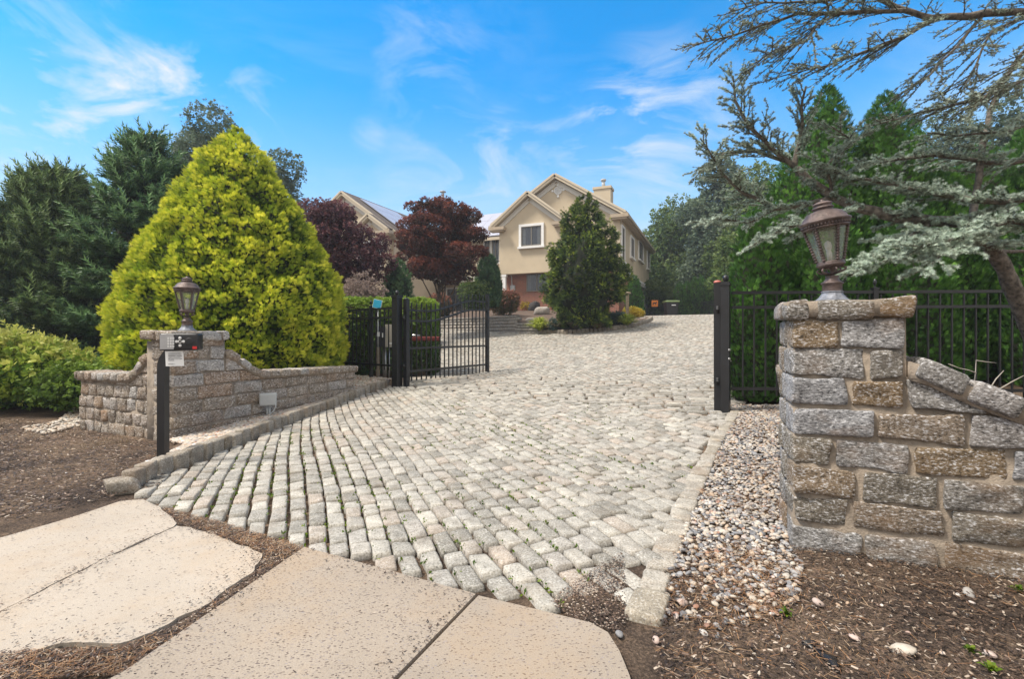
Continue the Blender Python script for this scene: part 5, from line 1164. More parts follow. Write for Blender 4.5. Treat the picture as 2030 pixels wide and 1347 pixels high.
# shrubs
def shrub(name, label, base, rx, ry, h, cm, n, size, T=LEAF5, seed=0, tlo=0., thi=1., group=None, cat='shrub', lobes=5, shell=.45, flat=False):
    base = np.asarray(base, float); r0 = np.random.default_rng(seed+5); bl = [(base[0], base[1], base[2]+h*.5, rx*.8, ry*.8, h*.5)]
    for i in range(lobes):
        a = r0.uniform(0, 2*pi); bl.append((base[0]+rx*.5*cos(a), base[1]+ry*.5*sin(a), base[2]+h*r0.uniform(.32, .62), rx*r0.uniform(.4, .55), ry*r0.uniform(.4, .55), h*r0.uniform(.3, .42)))
    A = Acc(); blob_crown(A, bl, n, size, T, tlo, thi, shell=shell, seed=seed); V = A.V
    for v_ in V: v_[:, 2] = np.maximum(v_[:, 2], base[2]+.0)
    t = thing(name, label, cat, base, group); A.build('foliage', [M[cm], M['inner']], t, smooth=False)
    B = Acc()
    for i in range(7):
        a = i*.9; B.tube([base+np.array([0, 0, -.05]), base+np.array([rx*.2*cos(a), ry*.2*sin(a), h*.3]), base+np.array([rx*.5*cos(a), ry*.5*sin(a), h*.65])], [.02*h+.004, .014*h+.003, .004], 5)
    B.build('stems', M['bark'], t); return t
def grasst(name, label, base, r, h, cm, n=260, wd=1., cat='grass', seed=0, group=None):
    base = np.asarray(base, float); A = Acc(); a = U(0, 2*pi, n); e = U(.05, 1.1, n); D = np.stack([np.cos(a)*np.sin(e), np.sin(a)*np.sin(e), np.cos(e)], 1)
    # arching blades in three pieces
    L_ = h*U(.7, 1.15, n); w_ = .012*wd; P0 = base+np.stack([np.cos(a), np.sin(a), 0*a], 1)*r*.15*U(0, 1, n)[:, None]; sd = np.stack([-np.sin(a), np.cos(a), 0*a], 1)*w_
    P1_ = P0+D*(L_*.5)[:, None]; P2_ = P1_+nrm(D+np.array([0, 0, -.25])+np.stack([np.cos(a), np.sin(a), 0*a], 1)*.3)*(L_*.35)[:, None]; P3_ = P2_+nrm(D+np.array([0, 0, -1.1])+np.stack([np.cos(a), np.sin(a), 0*a], 1)*.3)*(L_*.3)[:, None]
    V = np.stack([P0-sd, P0+sd, P1_-sd, P1_+sd, P2_-sd*.7, P2_+sd*.7, P3_], 1).reshape(-1, 3); i = np.arange(n)[:, None, None]*7
    A.add(V, [(np.array([[0, 1, 3, 2], [2, 3, 5, 4]])[None]+i).reshape(-1, 4), (np.array([[4, 5, 6]])[None]+i).reshape(-1, 3)], 0, np.repeat(U(0, 1, n), 7))
    o = A.build(name, M[cm]); tag(o, label, cat, group); return o
# large variegated shrub on the left
b = np.array([-8.9, 8.15, .0])
shrub('variegated_shrub', 'large leafy green and yellow shrub spreading left of the curved stone wall', b, 2.15, 1.0, 1.33, 'vari', 9500, .14, seed=31, tlo=.0, lobes=10, shell=.4)
b = np.array([-6.9, 7.75, .05]); shrub('variegated_shrub', 'smaller plain green part-shaded shrub tucked against the left end of the stone wall', b, .75, .5, .8, 'box', 1500, .10, seed=32, lobes=5)
# clipped hedge
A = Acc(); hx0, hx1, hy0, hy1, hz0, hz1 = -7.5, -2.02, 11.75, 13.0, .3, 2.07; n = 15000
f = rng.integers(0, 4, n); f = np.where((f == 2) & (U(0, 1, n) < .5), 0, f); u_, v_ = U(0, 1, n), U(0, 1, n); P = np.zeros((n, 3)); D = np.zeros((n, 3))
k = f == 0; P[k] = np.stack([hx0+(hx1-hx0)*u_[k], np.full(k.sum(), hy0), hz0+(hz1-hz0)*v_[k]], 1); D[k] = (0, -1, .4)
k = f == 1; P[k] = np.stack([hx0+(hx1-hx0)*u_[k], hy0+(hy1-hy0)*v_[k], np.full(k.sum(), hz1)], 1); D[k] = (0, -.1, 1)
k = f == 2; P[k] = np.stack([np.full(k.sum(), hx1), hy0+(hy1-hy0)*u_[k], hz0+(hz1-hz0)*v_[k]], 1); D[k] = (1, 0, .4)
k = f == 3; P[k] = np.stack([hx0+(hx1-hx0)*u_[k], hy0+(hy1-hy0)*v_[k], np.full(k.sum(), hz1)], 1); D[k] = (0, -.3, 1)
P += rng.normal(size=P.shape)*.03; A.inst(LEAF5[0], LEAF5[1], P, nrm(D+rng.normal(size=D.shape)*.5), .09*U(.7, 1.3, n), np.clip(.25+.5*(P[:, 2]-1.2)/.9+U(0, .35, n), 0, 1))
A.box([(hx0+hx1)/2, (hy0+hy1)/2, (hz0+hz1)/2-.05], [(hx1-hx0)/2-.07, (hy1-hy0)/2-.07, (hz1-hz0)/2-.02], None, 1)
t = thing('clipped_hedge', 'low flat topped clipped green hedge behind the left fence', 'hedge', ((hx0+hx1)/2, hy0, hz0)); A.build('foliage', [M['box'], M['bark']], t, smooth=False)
d = 16; b = at(722, 0, d); b[2] = 1.05; shrub('pinkish_shrub', 'twiggy grey pink shrub under the purple plum above the hedge', b, 1.0, .9, EYE+(HZ-540)/F*d-1.05, 'pinkish', 4200, .10, seed=34)
d = 21.2; b = bedpt(868, 628); shrub('spirea_bush', 'pink tipped spirea bush seen through the open gate leaf', b, .85, .7, EYE+(HZ-583)/F*b[1]-b[2], 'spirea', 3000, .12, seed=35)
b = bedpt(998, 625); shrub('spirea_bush', 'pink and green spirea bush right of the gate leaf before the column', b, .95, .8, EYE+(HZ-576)/F*b[1]-b[2], 'spirea', 3600, .12, seed=36)
b = bedpt(1042, 613); shrub('yellow_shrub', 'small yellow green shrub between the spirea and dark rock', b, .55, .45, .6, 'yellow', 1300, .1, seed=37, lobes=4)
b = at(968, 0, 24.6); b[2] = 2.6; k = F/24.6; arbor(b, EYE+(HZ-506)/k-b[2], .62, 'drooping green conifer at the inner corner left of the white column', n=170, per=20, size=.2, cs=.3, seed=92, name='weeping_conifer', cm='spruce')
b = at(945, 0, 24.2); b[2] = 2.5; shrub('green_shrub', 'low green shrub at the foot of the drooping conifer', b, .9, .7, 1.5, 'tree', 2200, .13, seed=38)
b = bedpt(1252, 632); shrub('golden_mound', 'golden orange rounded mound shrub near the end of the island bed', at(1252, 0, b[1])*np.array([1, 1, 0])+np.array([0, 0, b[2]-.05]), .58, .45, .62, 'yellow', 2600, .09, SPRAY, seed=39, lobes=4)
b = bedpt(1222, 645); shrub('blue_juniper', 'low dark blue green juniper beside the yellow grass tuft at the island kerb', b, .55, .4, .5, 'juniper', 1500, .10, SPRAY, seed=40, lobes=4)
b = bedpt(1096, 654); shrub('blue_juniper', 'tiny blue juniper right of the pale grass at the left end of the island', b, .2, .2, .5, 'juniper', 450, .09, SPRAY, seed=41, lobes=3)
b = bedpt(1243, 646); grasst('golden_grass', 'bright yellow grass tuft at the right end of the island bed', b, .3, .55, 'chartreuse', 420, 1.6)
b = bedpt(1074, 655); grasst('golden_grass', 'pale yellow grass tuft spilling over the left end of the island kerb', b, .35, .65, 'chartreuse', 420, 1.6)
gl = ['dry brown grass clump behind the kerb left of the hinoki foot', 'dry brown grass clump under the hinoki, second from the left', 'dry grass clump with green tips right of the hinoki foot']
for i, px in enumerate((1105, 1140, 1182)): b = bedpt(px, 654); grasst('dry_grass_clump', gl[i], b, .25, .5, 'drygrass', 260, 1.3, group='dry grass clumps along the island kerb')

# rocks
def rock(base, r, label, m='rock', seed=0, cat='boulder', name='boulder', grp=None, sq=.75):
    A = Acc(); r = np.asarray(r, float); blocks(A, [np.asarray(base)+np.array([0, 0, r[2]*.7])], ax2((cos(seed), sin(seed))), [r], (9, 9, 9), r=r.min()*sq, jit=r.min()*.25, amp=r.min()*.35, freq=1.2/r.max(), seed=seed)
    return tag(A.build(name, M[m]), label, cat, grp)
rock(bedpt(1075, 622), (.42, .3, .25), 'pale weathered boulder above the grass tuft in the bed', seed=3)
rock(bedpt(1052, 640), (.25, .2, .13), 'small flat pale stone at the top of the retaining wall', seed=5)
rock(bedpt(1064, 614), (.5, .35, .33), 'dark craggy lava rock next to the yellow green shrub', 'lava', seed=7)
for k_, (px, py, s_) in enumerate(((1207, 638, .12), (1225, 627, .1), (1190, 640, .09))): rock(bedpt(px, py), (s_*1.4, s_, s_*.7), ['small pale rock in the bed left of the blue juniper', 'small pale rock behind the blue juniper', 'small pale rock closest to the hinoki in the bed'][k_], seed=10+k_)

# ------------------------------------------------------------------ blue cedar leaning over the right wall
cedar = thing('blue_cedar_tree', 'sprawling blue grey cedar with a leaning trunk arching over the right wall', 'tree', at(2090, 1000, 4.9)*np.array([1, 1, 0])+np.array([0, 0, .1]))
LIMBS = [  # (points px,py,depth), r0, r1, density, tuft, brown, droop
 ([(2100, 900, 4.9), (2085, 760, 4.88), (2060, 680, 4.85), (2028, 600, 4.8), (1990, 530, 4.75), (1948, 468, 4.7), (1925, 440, 4.7)], .085, .06, 0, 0, 0, 0),
 ([(1925, 440, 4.7), (1935, 380, 4.8), (1950, 300, 4.9), (1962, 230, 5.0), (1985, 165, 5.0), (2020, 110, 4.9), (2070, 60, 4.7), (2120, 20, 4.6)], .036, .016, .35, .021, .3, .1),
 ([(1925, 442, 4.7), (1850, 440, 4.6), (1760, 428, 4.6), (1700, 412, 4.7), (1650, 390, 4.8), (1605, 360, 4.9), (1575, 330, 5.0)], .06, .035, .9, .025, 0, .25),
 ([(1575, 330, 5.0), (1583, 270, 5.0), (1588, 205, 4.9), (1600, 165, 4.8)], .03, .008, 1.1, .023, .15, -.1),
 ([(1575, 330, 5.0), (1525, 290, 4.9), (1485, 250, 4.8), (1458, 200, 4.8), (1452, 140, 4.7)], .03, .006, 1.2, .023, .2, 0.),
 ([(1560, 320, 5.0), (1500, 300, 5.1), (1440, 305, 5.0), (1382, 345, 4.9)], .022, .005, 1.1, .022, .2, .15),
 ([(1650, 392, 4.8), (1595, 405, 4.9), (1539, 412, 5.0), (1480, 385, 5.0), (1430, 345, 4.9), (1400, 290, 4.8), (1385, 270, 4.8)], .03, .006, 1.1, .024, .1, .2),
 ([(1540, 412, 5.0), (1490, 440, 5.1), (1430, 432, 5.1), (1395, 440, 5.0)], .018, .005, .9, .023, .1, .2),
 ([(1850, 442, 4.6), (1790, 475, 4.4), (1730, 505, 4.3), (1688, 545, 4.2)], .022, .006, 1.0, .027, 0, .25),
 ([(1925, 452, 4.7), (1870, 480, 4.4), (1800, 505, 4.2), (1745, 520, 4.1)], .022, .006, 1., .027, 0, .3),
 ([(1990, 500, 4.7), (1920, 470, 4.2), (1870, 500, 4.0), (1830, 545, 3.9)], .022, .006, 1., .027, 0, .3),
 ([(1700, 412, 4.7), (1630, 440, 4.6), (1570, 450, 4.6), (1500, 480, 4.5)], .02, .005, 1.0, .025, 0, .25),
 ([(2100, 380, 4.3), (1990, 400, 4.3), (1880, 392, 4.4), (1780, 372, 4.5), (1680, 350, 4.6), (1610, 330, 4.7)], .035, .007, 1.15, .026, 0, .2),
 ([(2100, 310, 5.0), (1960, 325, 4.9), (1840, 310, 4.9), (1730, 322, 4.9), (1670, 345, 4.8)], .03, .007, .9, .025, .05, .2),
 ([(2110, 440, 4.0), (1990, 445, 4.0), (1900, 470, 4.0), (1830, 490, 4.0), (1760, 480, 4.1)], .03, .007, 1.1, .028, 0, .3),
 ([(2100, 505, 4.9), (2030, 500, 4.8), (1975, 497, 4.7)], .015, .02, 0, 0, 0, 0),
 ([(2090, 230, 4.6), (2000, 260, 4.7), (1900, 270, 4.8), (1830, 262, 4.8)], .02, .006, .8, .024, .15, .2),
 ([(1650, 392, 4.8), (1640, 330, 4.7), (1690, 280, 4.7), (1640, 245, 4.6)], .018, .005, .8, .024, 0, .1),
 ([(2110, 25, 4.6), (1950, 28, 4.6), (1851, 36, 4.6), (1771, 10, 4.6), (1700, -25, 4.6)], .04, .02, .5, .017, .75, .4),
 ([(1800, 20, 4.6), (1735, 25, 4.5), (1682, 28, 4.5), (1575, 31, 4.5), (1500, 50, 4.5), (1430, 75, 4.4), (1370, 90, 4.4)], .022, .004, .85, .017, .75, .35),
 ([(1860, 35, 4.6), (1790, 70, 4.5), (1720, 100, 4.5), (1640, 130, 4.4), (1565, 147, 4.4)], .02, .004, .9, .017, .75, .35),
 ([(1950, 28, 4.6), (1900, 90, 4.6), (1840, 150, 4.5), (1785, 187, 4.5)], .018, .004, .7, .017, .75, .3),
 ([(2110, 120, 4.5), (1980, 180, 4.5), (1850, 215, 4.5), (1735, 247, 4.5)], .022, .004, .8, .019, .6, .2),
 ([(2100, 10, 4.6), (1970, 60, 4.5), (1935, 130, 4.5), (1900, 195, 4.4)], .016, .004, .7, .017, .75, .3),
 ([(1760, -20, 4.5), (1620, 0, 4.4), (1520, 5, 4.4), (1440, 25, 4.4)], .014, .004, .9, .017, .7, .35),
 ([(1640, 30, 4.5), (1600, 80, 4.4), (1530, 100, 4.4), (1490, 130, 4.4)], .01, .003, .9, .017, .75, .3),
 ([(2110, 80, 4.2), (2020, 120, 4.2), (1975, 170, 4.2), (1930, 215, 4.2)], .014, .004, .8, .018, .7, .3)]
TB = Acc(); TW = Acc(); CP = []; CD = []; CS = []; CT = []
def tufts(P0, P1, dens, sz, br):
    ln = np.linalg.norm(P1-P0); n = max(2, int(ln/(.0085 if br < .5 else .014))); u = U(0.02, 1, n)[:, None]; p = P0+(P1-P0)*u+rng.normal(size=(n, 3))*.004
    d = nrm(P1-P0)*.5+rng.normal(size=(n, 3))*.55+np.array([0, 0, .55]); CP.append(p); CD.append(nrm(d)); CS.append(sz*U(.7, 1.25, n)); CT.append(np.clip(np.where(U(0, 1, n) < br, U(0, .25, n), U(.3, 1, n)), 0, 1))
for pts, r0, r1, dens, sz, br, droop in LIMBS:
    droop = droop*.45
    K = np.array([at(*p) for p in pts]); R_, s_ = resample(K, .06); m_ = len(R_); wob = np.stack([fbm(np.c_[s_*2.2, s_*0+len(pts), s_*0+k], k+int(pts[0][0])) for k in range(3)], 1)*.035
    w_ = np.sin(np.linspace(0, pi, m_))[:, None]; R_ = R_+wob*w_ if m_ > 2 else R_
    TB.tube(R_, np.linspace(r0, r1, m_)*(1+.12*noise3(np.c_[s_*9, s_*0, s_*0], 4)), 9 if r0 > .03 else 6)
    if not dens: continue
    T3 = nrm(np.gradient(R_, axis=0)); L_tot = s_[-1]
    sidx = np.arange(0.08, 1.0, (.040 if br < .5 else .042)/dens/max(L_tot, .4)) if L_tot > .3 else [.5, 1]
    for c, q in enumerate(sidx):
        i = min(m_-1, int(q*(m_-1))); o = R_[i]; t3 = T3[i]; sd = nrm(np.cross(t3, [0, 0, 1])); sg = 1 if c % 2 else -1
        ln = (U(.16, .6) if br > .5 else U(.12, .42))*(1.1-.5*q)*(1.15 if br > .5 else 1); dr = nrm(t3*U(.4, 1.1)+sd*sg*U(.2, 1.1)+np.array([0, 0, U(-.2, .35)-droop*.35]))
        k = max(4, int(ln/.07)); u = np.linspace(0, 1, k)[:, None]; Pq = o+dr*ln*u+np.array([0, 0, -1])*droop*ln*.6*u**2+rng.normal(size=(k, 3))*.008*u
        TW.tube(Pq, np.linspace(.0055, .0022, k), 4, cap=False)
        for a, b_ in zip(Pq[:-1], Pq[1:]): tufts(a, b_, 1, sz, br)
        for e in range(int(ln/.05)):
            f = U(.15, .95); p0 = o+dr*ln*f+np.array([0, 0, -1])*droop*ln*.6*f*f; d2 = nrm(dr+np.cross(dr, [0, 0, 1])*rng.choice([-1, 1])*U(.5, 1.2)+np.array([0, 0, U(-.35, .55)-droop*.3])); l2 = U(.05, .15)*(1.2-f*.5); p1 = p0+d2*l2
            TW.tube([p0, (p0+p1)/2+U(-.004, .004, 3), p1], [.003, .0024, .0018], 3, cap=False); tufts(p0, p1, 1, sz, br)
    for a, b_ in zip(R_[int(m_*.3):-1], R_[int(m_*.3)+1:]):
        if r0 < .035: tufts(a, b_, 1, sz, br)
A = Acc(); CP = np.concatenate(CP); A.inst(TUFT[0], TUFT[1], CP, np.concatenate(CD), np.concatenate(CS), np.concatenate(CT))
print('cedar tufts', len(CP))
A.build('needles', M['cedar'], cedar, smooth=False); TB.build('trunk', M['cedarbark'], cedar); TW.build('twigs', M['bark'], cedar)

# ------------------------------------------------------------------ gravel, litter, weeds
def ico():
    t = (1+5**.5)/2; V = np.array([(-1, t, 0), (1, t, 0), (-1, -t, 0), (1, -t, 0), (0, -1, t), (0, 1, t), (0, -1, -t), (0, 1, -t), (t, 0, -1), (t, 0, 1), (-t, 0, -1), (-t, 0, 1)], float)
    Fq = [(0, 11, 5), (0, 5, 1), (0, 1, 7), (0, 7, 10), (0, 10, 11), (1, 5, 9), (5, 11, 4), (11, 10, 2), (10, 7, 6), (7, 1, 8), (3, 9, 4), (3, 4, 2), (3, 2, 6), (3, 6, 8), (3, 8, 9), (4, 9, 5), (2, 4, 11), (6, 2, 10), (8, 6, 7), (9, 8, 1)]
    V = V/np.linalg.norm(V[0]); V = list(V); c = {}; F2 = []
    def mid(a, b):
        k = (min(a, b), max(a, b))
        if k not in c: c[k] = len(V); p = V[a]+V[b]; V.append(p/np.linalg.norm(p))
        return c[k]
    for a, b, d in Fq: x, y, z = mid(a, b), mid(b, d), mid(d, a); F2 += [(a, x, z), (b, y, x), (d, z, y), (x, y, z)]
    return np.array(V), np.array(F2)
IV, IF = ico()
def scatter_poly(P, n, dens=None):
    P = np.array([p[:2] for p in P]); lo = P.min(0); hi = P.max(0); out = []
    while sum(len(o) for o in out) < n:
        q = U(0, 1, (n*2, 2))*(hi-lo)+lo; k = inpoly(q[:, 0], q[:, 1], P)
        if dens is not None: k &= U(0, 1, n*2) < dens(q)
        out.append(q[k])
    return np.concatenate(out)[:n]
def pebbles(acc, xy, sz, zl=0.0, tint=None, m=0):
    n = len(xy); P = np.c_[xy, G(xy[:, 0], xy[:, 1])+zl]; R = np.reshape(sz, (-1, 1))*np.stack([U(.8, 1.35, n), U(.6, 1., n), U(.35, .65, n)], 1)
    a = U(0, 2*pi, n); tl = U(-.35, .35, (n, 2)); V = IV[None]*R[:, None]; V = V*(1+.22*noise3(IV[None]*1.3+U(0, 90, (n, 1, 1)), 1))[..., None]
    z = V[..., 2]+V[..., 0]*tl[:, :1]+V[..., 1]*tl[:, 1:]; x = V[..., 0]*np.cos(a)[:, None]-V[..., 1]*np.sin(a)[:, None]; y = V[..., 0]*np.sin(a)[:, None]+V[..., 1]*np.cos(a)[:, None]
    W = np.stack([x, y, z], -1)+P[:, None]; t = U(0, 1, n) if tint is None else tint
    acc.add(W.reshape(-1, 3), (IF[None]+(np.arange(n)*len(IV))[:, None, None]).reshape(-1, 3), m, np.repeat(t, len(IV)))
# right strip between the kerb and the wall
GR = [tuple(p+np.array([.13, 0])) for p in KR[1:]]+[tuple(PR+np.array([.05, -.05])), tuple(PR+np.array([.2, .5])), tuple(PR+np.array([1.8, .4])), tuple(Pb+dB*1.5), tuple(Pb), tuple(Q1), tuple(gp(1600, 1140)[:2]), tuple(gp(1570, 1215)[:2]), tuple(gp(1430, 1275)[:2]), tuple(gp(1300, 1225)[:2])]
A = Acc(); xy = scatter_poly(GR, 8200); f = xy[:, 1] < 3.0; keep = ~f | (U(0, 1, len(xy)) < np.clip((xy[:, 1]-1.95)/1.0+.5*fbm(np.c_[xy*2.5, xy[:, 0]*0], 6), .08, 1)); xy = xy[keep]
pebbles(A, xy, U(.008, .021, len(xy)), U(-.006, .008, len(xy))+.004, tint=U(0, 1, len(xy))**1.6)
tag(A.build('river_gravel', M['pebble']), 'grey and tan river pebbles between the right kerb and the stone wall', 'gravel', kind='stuff')
KK, _ = resample(np.vstack([gp(300, 948)[:2], KL[1:]-np.array([.11, 0]), PL+np.array([-.1, .25])]), .02)
WK, _ = resample(np.vstack([gp(262, 915)[:2], gp(352, 884)[:2], P1+nA*.05, P1+dA*3.5+nA*.05, P1+dA*3.5+nA*.5, PL+np.array([-1.5, 1.35])]), .02)
nb2 = 60; KK = KK[np.linspace(0, len(KK)-1, nb2).astype(int)]; WK = WK[np.linspace(0, len(WK)-1, nb2).astype(int)]
zK = G(KK[:, 0], KK[:, 1])+np.interp(np.arange(nb2), [0, 6, 59], [.0, .11, .12]); sW = np.linspace(0, 1, nb2); zW = np.interp(sW, [0, .22, .3, .8, .87, 1], [.0, .02, .05, .23, .27, .34])
def bank(t_, v_):
    i_ = np.arange(nb2); tt_ = t_*(nb2-1); f = lambda Q: np.interp(tt_, i_, Q)
    return np.stack([f(KK[:, 0])*(1-v_)+f(WK[:, 0])*v_, f(KK[:, 1])*(1-v_)+f(WK[:, 1])*v_, f(zK)*(1-v_)+f(zW)*v_], -1)
tg, vg = np.meshgrid(np.linspace(0, 1, nb2), np.linspace(0, 1, 12)); Bg = bank(tg, vg); Bg[..., 2] += .008*noise3(Bg*7, 3)
ii = (np.arange(11)[:, None]*nb2+np.arange(nb2-1)[None]).ravel(); A = Acc(); A.add(Bg, np.stack([ii, ii+1, ii+nb2+1, ii+nb2], -1)[:, ::-1]); tag(A.build('gravel_bed', M['dirt']), kind='structure')
A = Acc(); n = 7500; tv_ = U(0.01, 1, n); vv_ = U(0, 1, n); q3 = bank(tv_, vv_); keepb = (vv_ < .55) | (tv_ > .12)
q3 = q3[keepb]; n = len(q3); pebbles(A, q3[:, :2], U(.012, .034, n), q3[:, 2]-G(q3[:, 0], q3[:, 1])+U(-.006, .012, n)+.004, tint=np.clip(U(.2, 1.0, n)**.9, 0, 1))
GL = [tuple(p) for p in KK]+[tuple(p) for p in WK[::-1]]
GL2 = [gp(30, 850), gp(110, 838), gp(150, 800)+np.array([0, .2, 0]), gp(160, 845), gp(90, 862)]; xy = scatter_poly(GL2, 420); pebbles(A, xy, U(.014, .035, len(xy)), .004, tint=U(.3, .85, len(xy)))
tag(A.build('river_gravel', M['pebble']), 'pale tan river stones between the left kerb and the curved wall', 'gravel', kind='stuff')
# sparse stones on the dirt
xy = np.concatenate([scatter_poly([(.5, 1.0), (3.5, 1.0), (3.5, 2.6), (1.6, 2.75), (1.0, 2.5)], 260), scatter_poly([(-9, 3.6), (-3.4, 3.9), (-4.4, 5.4), (-9, 6.8)], 150)])
A = Acc(); pebbles(A, xy, U(.004, .014, len(xy)), .002, tint=U(.3, 1, len(xy))); tag(A.build('scattered_pebbles', M['pebble']), 'small pale pebbles scattered over the bare mulch', 'gravel', kind='stuff')
for i, (px, py, r, tn, lab_) in enumerate(((1790, 1292, .034, .55, 'flat tan pebble on the bare soil near the bottom of the photo'), (1921, 1180, .03, .25, 'grey angular stone on the soil below the right wall'), (1555, 1122, .03, .2, 'smooth grey pebble just left of the right wall corner'), (1577, 1140, .026, .2, 'slim grey pebble in front of the right wall corner'),
        (1622, 1200, .024, .9, 'white pebble on soil below the pillar'), (1330, 1174, .026, .6, 'round tan pebble beside the end of the right kerb'), (1355, 1199, .027, .97, 'white pebble a little below the tan one by the kerb'), (1301, 1274, .018, .97, 'white pebble on the soil under the kerb end'), (1228, 1262, .018, .1, 'dark pebble touching the last kerb block'), (1693, 1268, .018, .97, 'white chip on the soil near the dry leaf'), (1965, 1303, .02, .9, 'pale pebble in the lower right corner'))):
    A = Acc(); q = gp(px, py); pebbles(A, q[None, :2], np.array([r]), .006, tint=np.array([tn])); tag(A.build('loose_stone', M['pebble']), lab_, 'stone')
# mulch chips and needles
def flat_bits(acc, xy, L0, W0, tint, up=.25, zl=.004):
    n = len(xy); a = U(0, 2*pi, n); D = np.stack([np.cos(a), np.sin(a), U(-up, up, n)], 1); V = np.array([[-.5, -.5, 0], [.5, -.5, 0], [.5, .5, 0], [-.5, .5, 0]])
    s_ = np.stack([-np.sin(a), np.cos(a), U(-.4, .4, n)], 1); P = np.c_[xy, G(xy[:, 0], xy[:, 1])+zl+U(0, .012, n)]
    W = P[:, None]+V[None, :, 0:1]*(D*L0[:, None])[:, None]+V[None, :, 1:2]*(s_*W0[:, None])[:, None]
    acc.add(W.reshape(-1, 3), (np.array([[0, 1, 2, 3]])[None]+np.arange(n)[:, None, None]*4).reshape(-1, 4), 0, np.repeat(tint, 4))
RD = [(.33, .8), (3.6, .8), (3.6, 2.3), (1.95, 2.9), (1.6, 2.9), (1.05, 3.0), (.62, 2.2)]; LD = [(-9.5, 3.2), (-3.35, 3.3), (-2.9, 4.0), (-3.5, 5.0), (-4.1, 5.6), (-5.8, 6.5), (-9.5, 8.2)]
A = Acc()
for Pg, n, kk in ((RD, 24000, 1.), (LD, 34000, 1.5)): xy = scatter_poly(Pg, n); flat_bits(A, xy, U(.006, .026, n)*kk, U(.002, .008, n)*kk, U(0, 1, n)**1.1, zl=.006)
gap = [gp(240, 1290), gp(300, 1266), gp(380, 1226), gp(440, 1186), gp(503, 1143), gp(524, 1104), gp(480, 1083), gp(352, 1042), gp(318, 1008), gp(440, 1040), gp(600, 1090), gp(240, 1345), gp(-60, 1360), gp(0, 1300)]
xy = scatter_poly(gap, 5000); flat_bits(A, xy, U(.006, .02, 5000), U(.002, .006, 5000), U(0, 1, 5000), zl=.006)
for Pg, n in ((SLa, 500), (SL2, 900), ([tuple(q[:2]) for q in ra]+[(-.62, 1.3), (-1.9, .9), tuple(gp(240, 1347)[:2])], 700)): xy = scatter_poly(Pg, n, lambda q: np.exp(-dist_poly(q, np.array([p_[:2] for p_ in Pg]+[Pg[0][:2]]))/.05)+.012); flat_bits(A, xy, U(.004, .016, n), U(.002, .006, n), U(0, 1, n), zl=.018)
fr_ = [tuple(gp(*p)[:2]) for p in ((1090, 1200), (1130, 1160), (1235, 1100), (1245, 1230), (1222, 1262), (1130, 1230))]; xy = scatter_poly(fr_, 1800); flat_bits(A, xy, U(.004, .012, 1800), U(.003, .008, 1800), U(.2, 1, 1800), zl=.004)
tag(A.build('mulch_chips', M['chips']), 'dark bark chips and crumbs over the bare ground', 'mulch', kind='stuff')
A = Acc()
for Pg, n in ((RD, 3600), (LD, 4200), (GR, 7000), (GL, 2500), (gap, 2200)):
    xy = scatter_poly(Pg, n, lambda q: np.clip(.35+1.3*fbm(np.c_[q*1.7, q[:, 0]*0], 12), .04, 1)); flat_bits(A, xy, U(.02, .06, n), np.full(n, .0016), U(0, 1, n), .2, .014 if Pg in (GR, GL) else .008)
tag(A.build('fallen_needles', M['needle']), 'rusty fallen pine needles caught on gravel and soil', 'needles', kind='stuff')
# weeds in the joints
A = Acc(); n = 1500; q = U(0, 1, (n*9, 2))*np.array([4.6, 6])+np.array([-2.8, 2.2]); k = near(q[:, 0], q[:, 1]) & (fbm(np.c_[q*1.1, q[:, 0]*0], 31) > .02); q = q[k]
v_ = (q-np.array([0, 4.]))@n_d; s_ = (q-np.array([0, 4.]))@r_d; wob = .10*np.sin(s_*.33+.8); jn = np.abs(((v_-wob)/.122-.5) % 1-.5); jn = np.minimum(jn, 1-jn); 
k = np.abs((((v_-wob)/.122)+.0) % 1-.5) < .09; q = q[k][:n]
P = np.c_[q, G(q[:, 0], q[:, 1])+.0]; print('weeds', len(P))
for _ in range(4): A.inst(ONE[0], ONE[1], P+np.c_[U(-.012, .012, (len(P), 2)), np.zeros(len(P))], nrm(rng.normal(size=P.shape)*.8+np.array([0, 0, .9])), .022*U(.5, 1.4, len(P)), U(0, 1, len(P)))
tag(A.build('joint_weeds', M['moss']), 'bright green weeds growing in the sett joints', 'weeds', kind='stuff')
wl_ = ['tiny weed seedling right of the pebbles under the pillar', 'green weed at the foot of the right wall', 'low spreading weed in the bottom right corner', 'leafy weed near the right edge against the wall', 'small grass sprout beside the stone kerb end', 'weed sprout between dry leaf and wall', 'weed close to the right picture edge']
for i, (px, py, h_) in enumerate(((1560, 1222, .05), (1747, 1105, .04), (1965, 1335, .05), (1975, 1130, .06), (1312, 1196, .035), (1925, 1295, .04), (2020, 1175, .05))): grasst('weed', wl_[i], gp(px, py), .01, h_*.8, 'moss', 11, .7, 'weed')
# pale grassy weeds on the left soil: one mass
A = Acc(); xy = scatter_poly(LD, 1500, lambda q: (fbm(np.c_[q*1.3, q[:, 0]*0], 17) > .22)*1.); P = np.c_[xy, G(xy[:, 0], xy[:, 1])]; A.inst(BLADE[0], BLADE[1], P, nrm(rng.normal(size=P.shape)*.7+np.array([0, 0, .7])), U(.03, .08, len(P)), U(.2, .9, len(P)))
tag(A.build('sparse_grass', M['drygrass']), 'thin dry grass sprouting on the left soil', 'grass', kind='stuff')
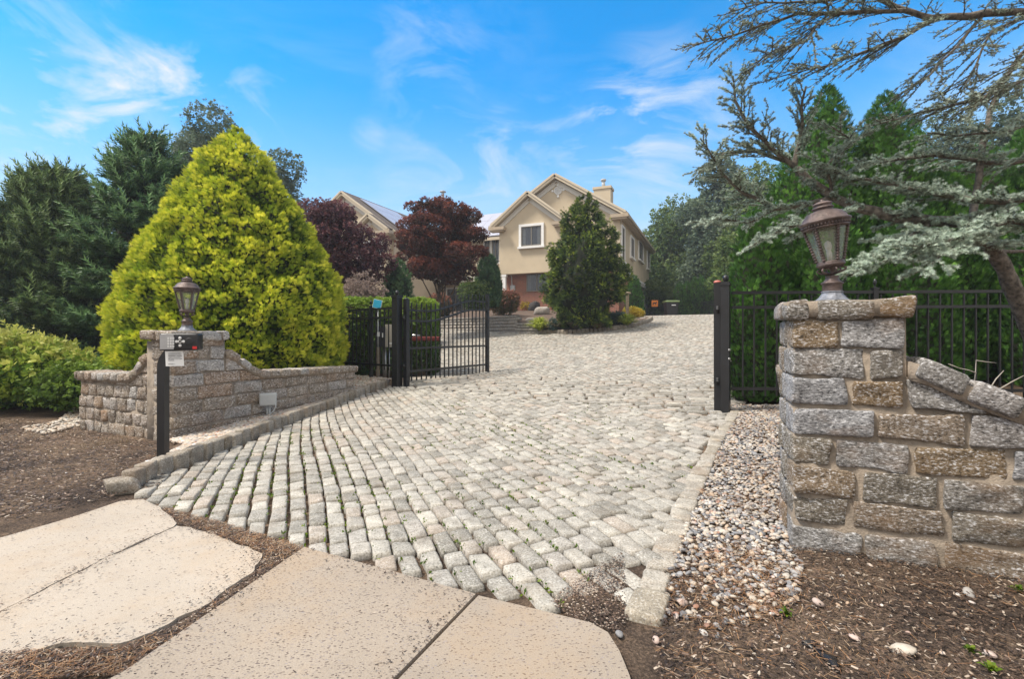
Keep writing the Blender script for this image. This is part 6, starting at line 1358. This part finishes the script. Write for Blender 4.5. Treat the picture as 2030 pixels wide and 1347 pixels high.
# curled dry leaf
q = gp(1640, 1310); A = Acc(); n = 14; V = []
for i in range(n):
    u = i/(n-1); wd = .011+.012*math.sin(pi*min(1, u*1.2))+(.02*(u > .75)*(u-.75)*4); cx_ = q[0]+.012*math.sin(u*4)-.005; cy_ = q[1]-.06+.15*u
    for j in range(7): a = pi*(j/6); V.append([cx_+wd*cos(a)*1.1, cy_, q[2]+.004+.018*sin(a)*(.6+.4*sin(u*7))])
A.add(V, np.array([[i*7+j, (i+1)*7+j, (i+1)*7+j+1, i*7+j+1] for i in range(n-1) for j in range(6)])); tag(A.build('dry_leaf', M['dryleaf']), 'curled black dry leaf on the soil at the bottom of the photo', 'leaf')
# bare dead twigs poking up behind the right coping
A = Acc()
for px0, py0, px1, py1, d in ((1930, 770, 1935, 715, 3.9), (1935, 715, 1975, 720, 3.9), (1935, 740, 1900, 730, 3.9), (1985, 770, 2030, 745, 3.8), (1960, 775, 1990, 735, 3.8), (1900, 730, 1880, 722, 3.9)):
    a, b_ = at(px0, py0, d), at(px1, py1, d); A.tube([a, (a+b_)/2+U(-.01, .01, 3), b_], [.005, .004, .002], 5)
A.tube([at(1935, 850, 3.95), at(1930, 770, 3.9)], [.007, .006], 5); A.tube([at(1970, 860, 3.9), at(1960, 775, 3.8), at(1985, 770, 3.8)], [.007, .006, .005], 5)
tag(A.build('dead_twigs', M['deadtwig']), 'bare whitish dead twigs poking up behind the right coping', 'twigs')

# ------------------------------------------------------------------ thin summer haze
A = Acc(); A.box([0, 35, 11], [75, 75, 14]); hz_o = A.build('haze', [], None, smooth=False); hz_o['kind'] = 'stuff'; hz_o['label'] = 'thin pale summer haze in the distance'
m = bpy.data.materials.new('haze'); m.use_nodes = True; t = m.node_tree; t.nodes.clear(); o_ = t.nodes.new('ShaderNodeOutputMaterial'); v_ = t.nodes.new('ShaderNodeVolumePrincipled')
v_.inputs['Density'].default_value = .0014; v_.inputs['Color'].default_value = (.86, .92, 1, 1); v_.inputs['Anisotropy'].default_value = .2; t.links.new(v_.outputs[0], o_.inputs['Volume']); hz_o.data.materials.append(m)
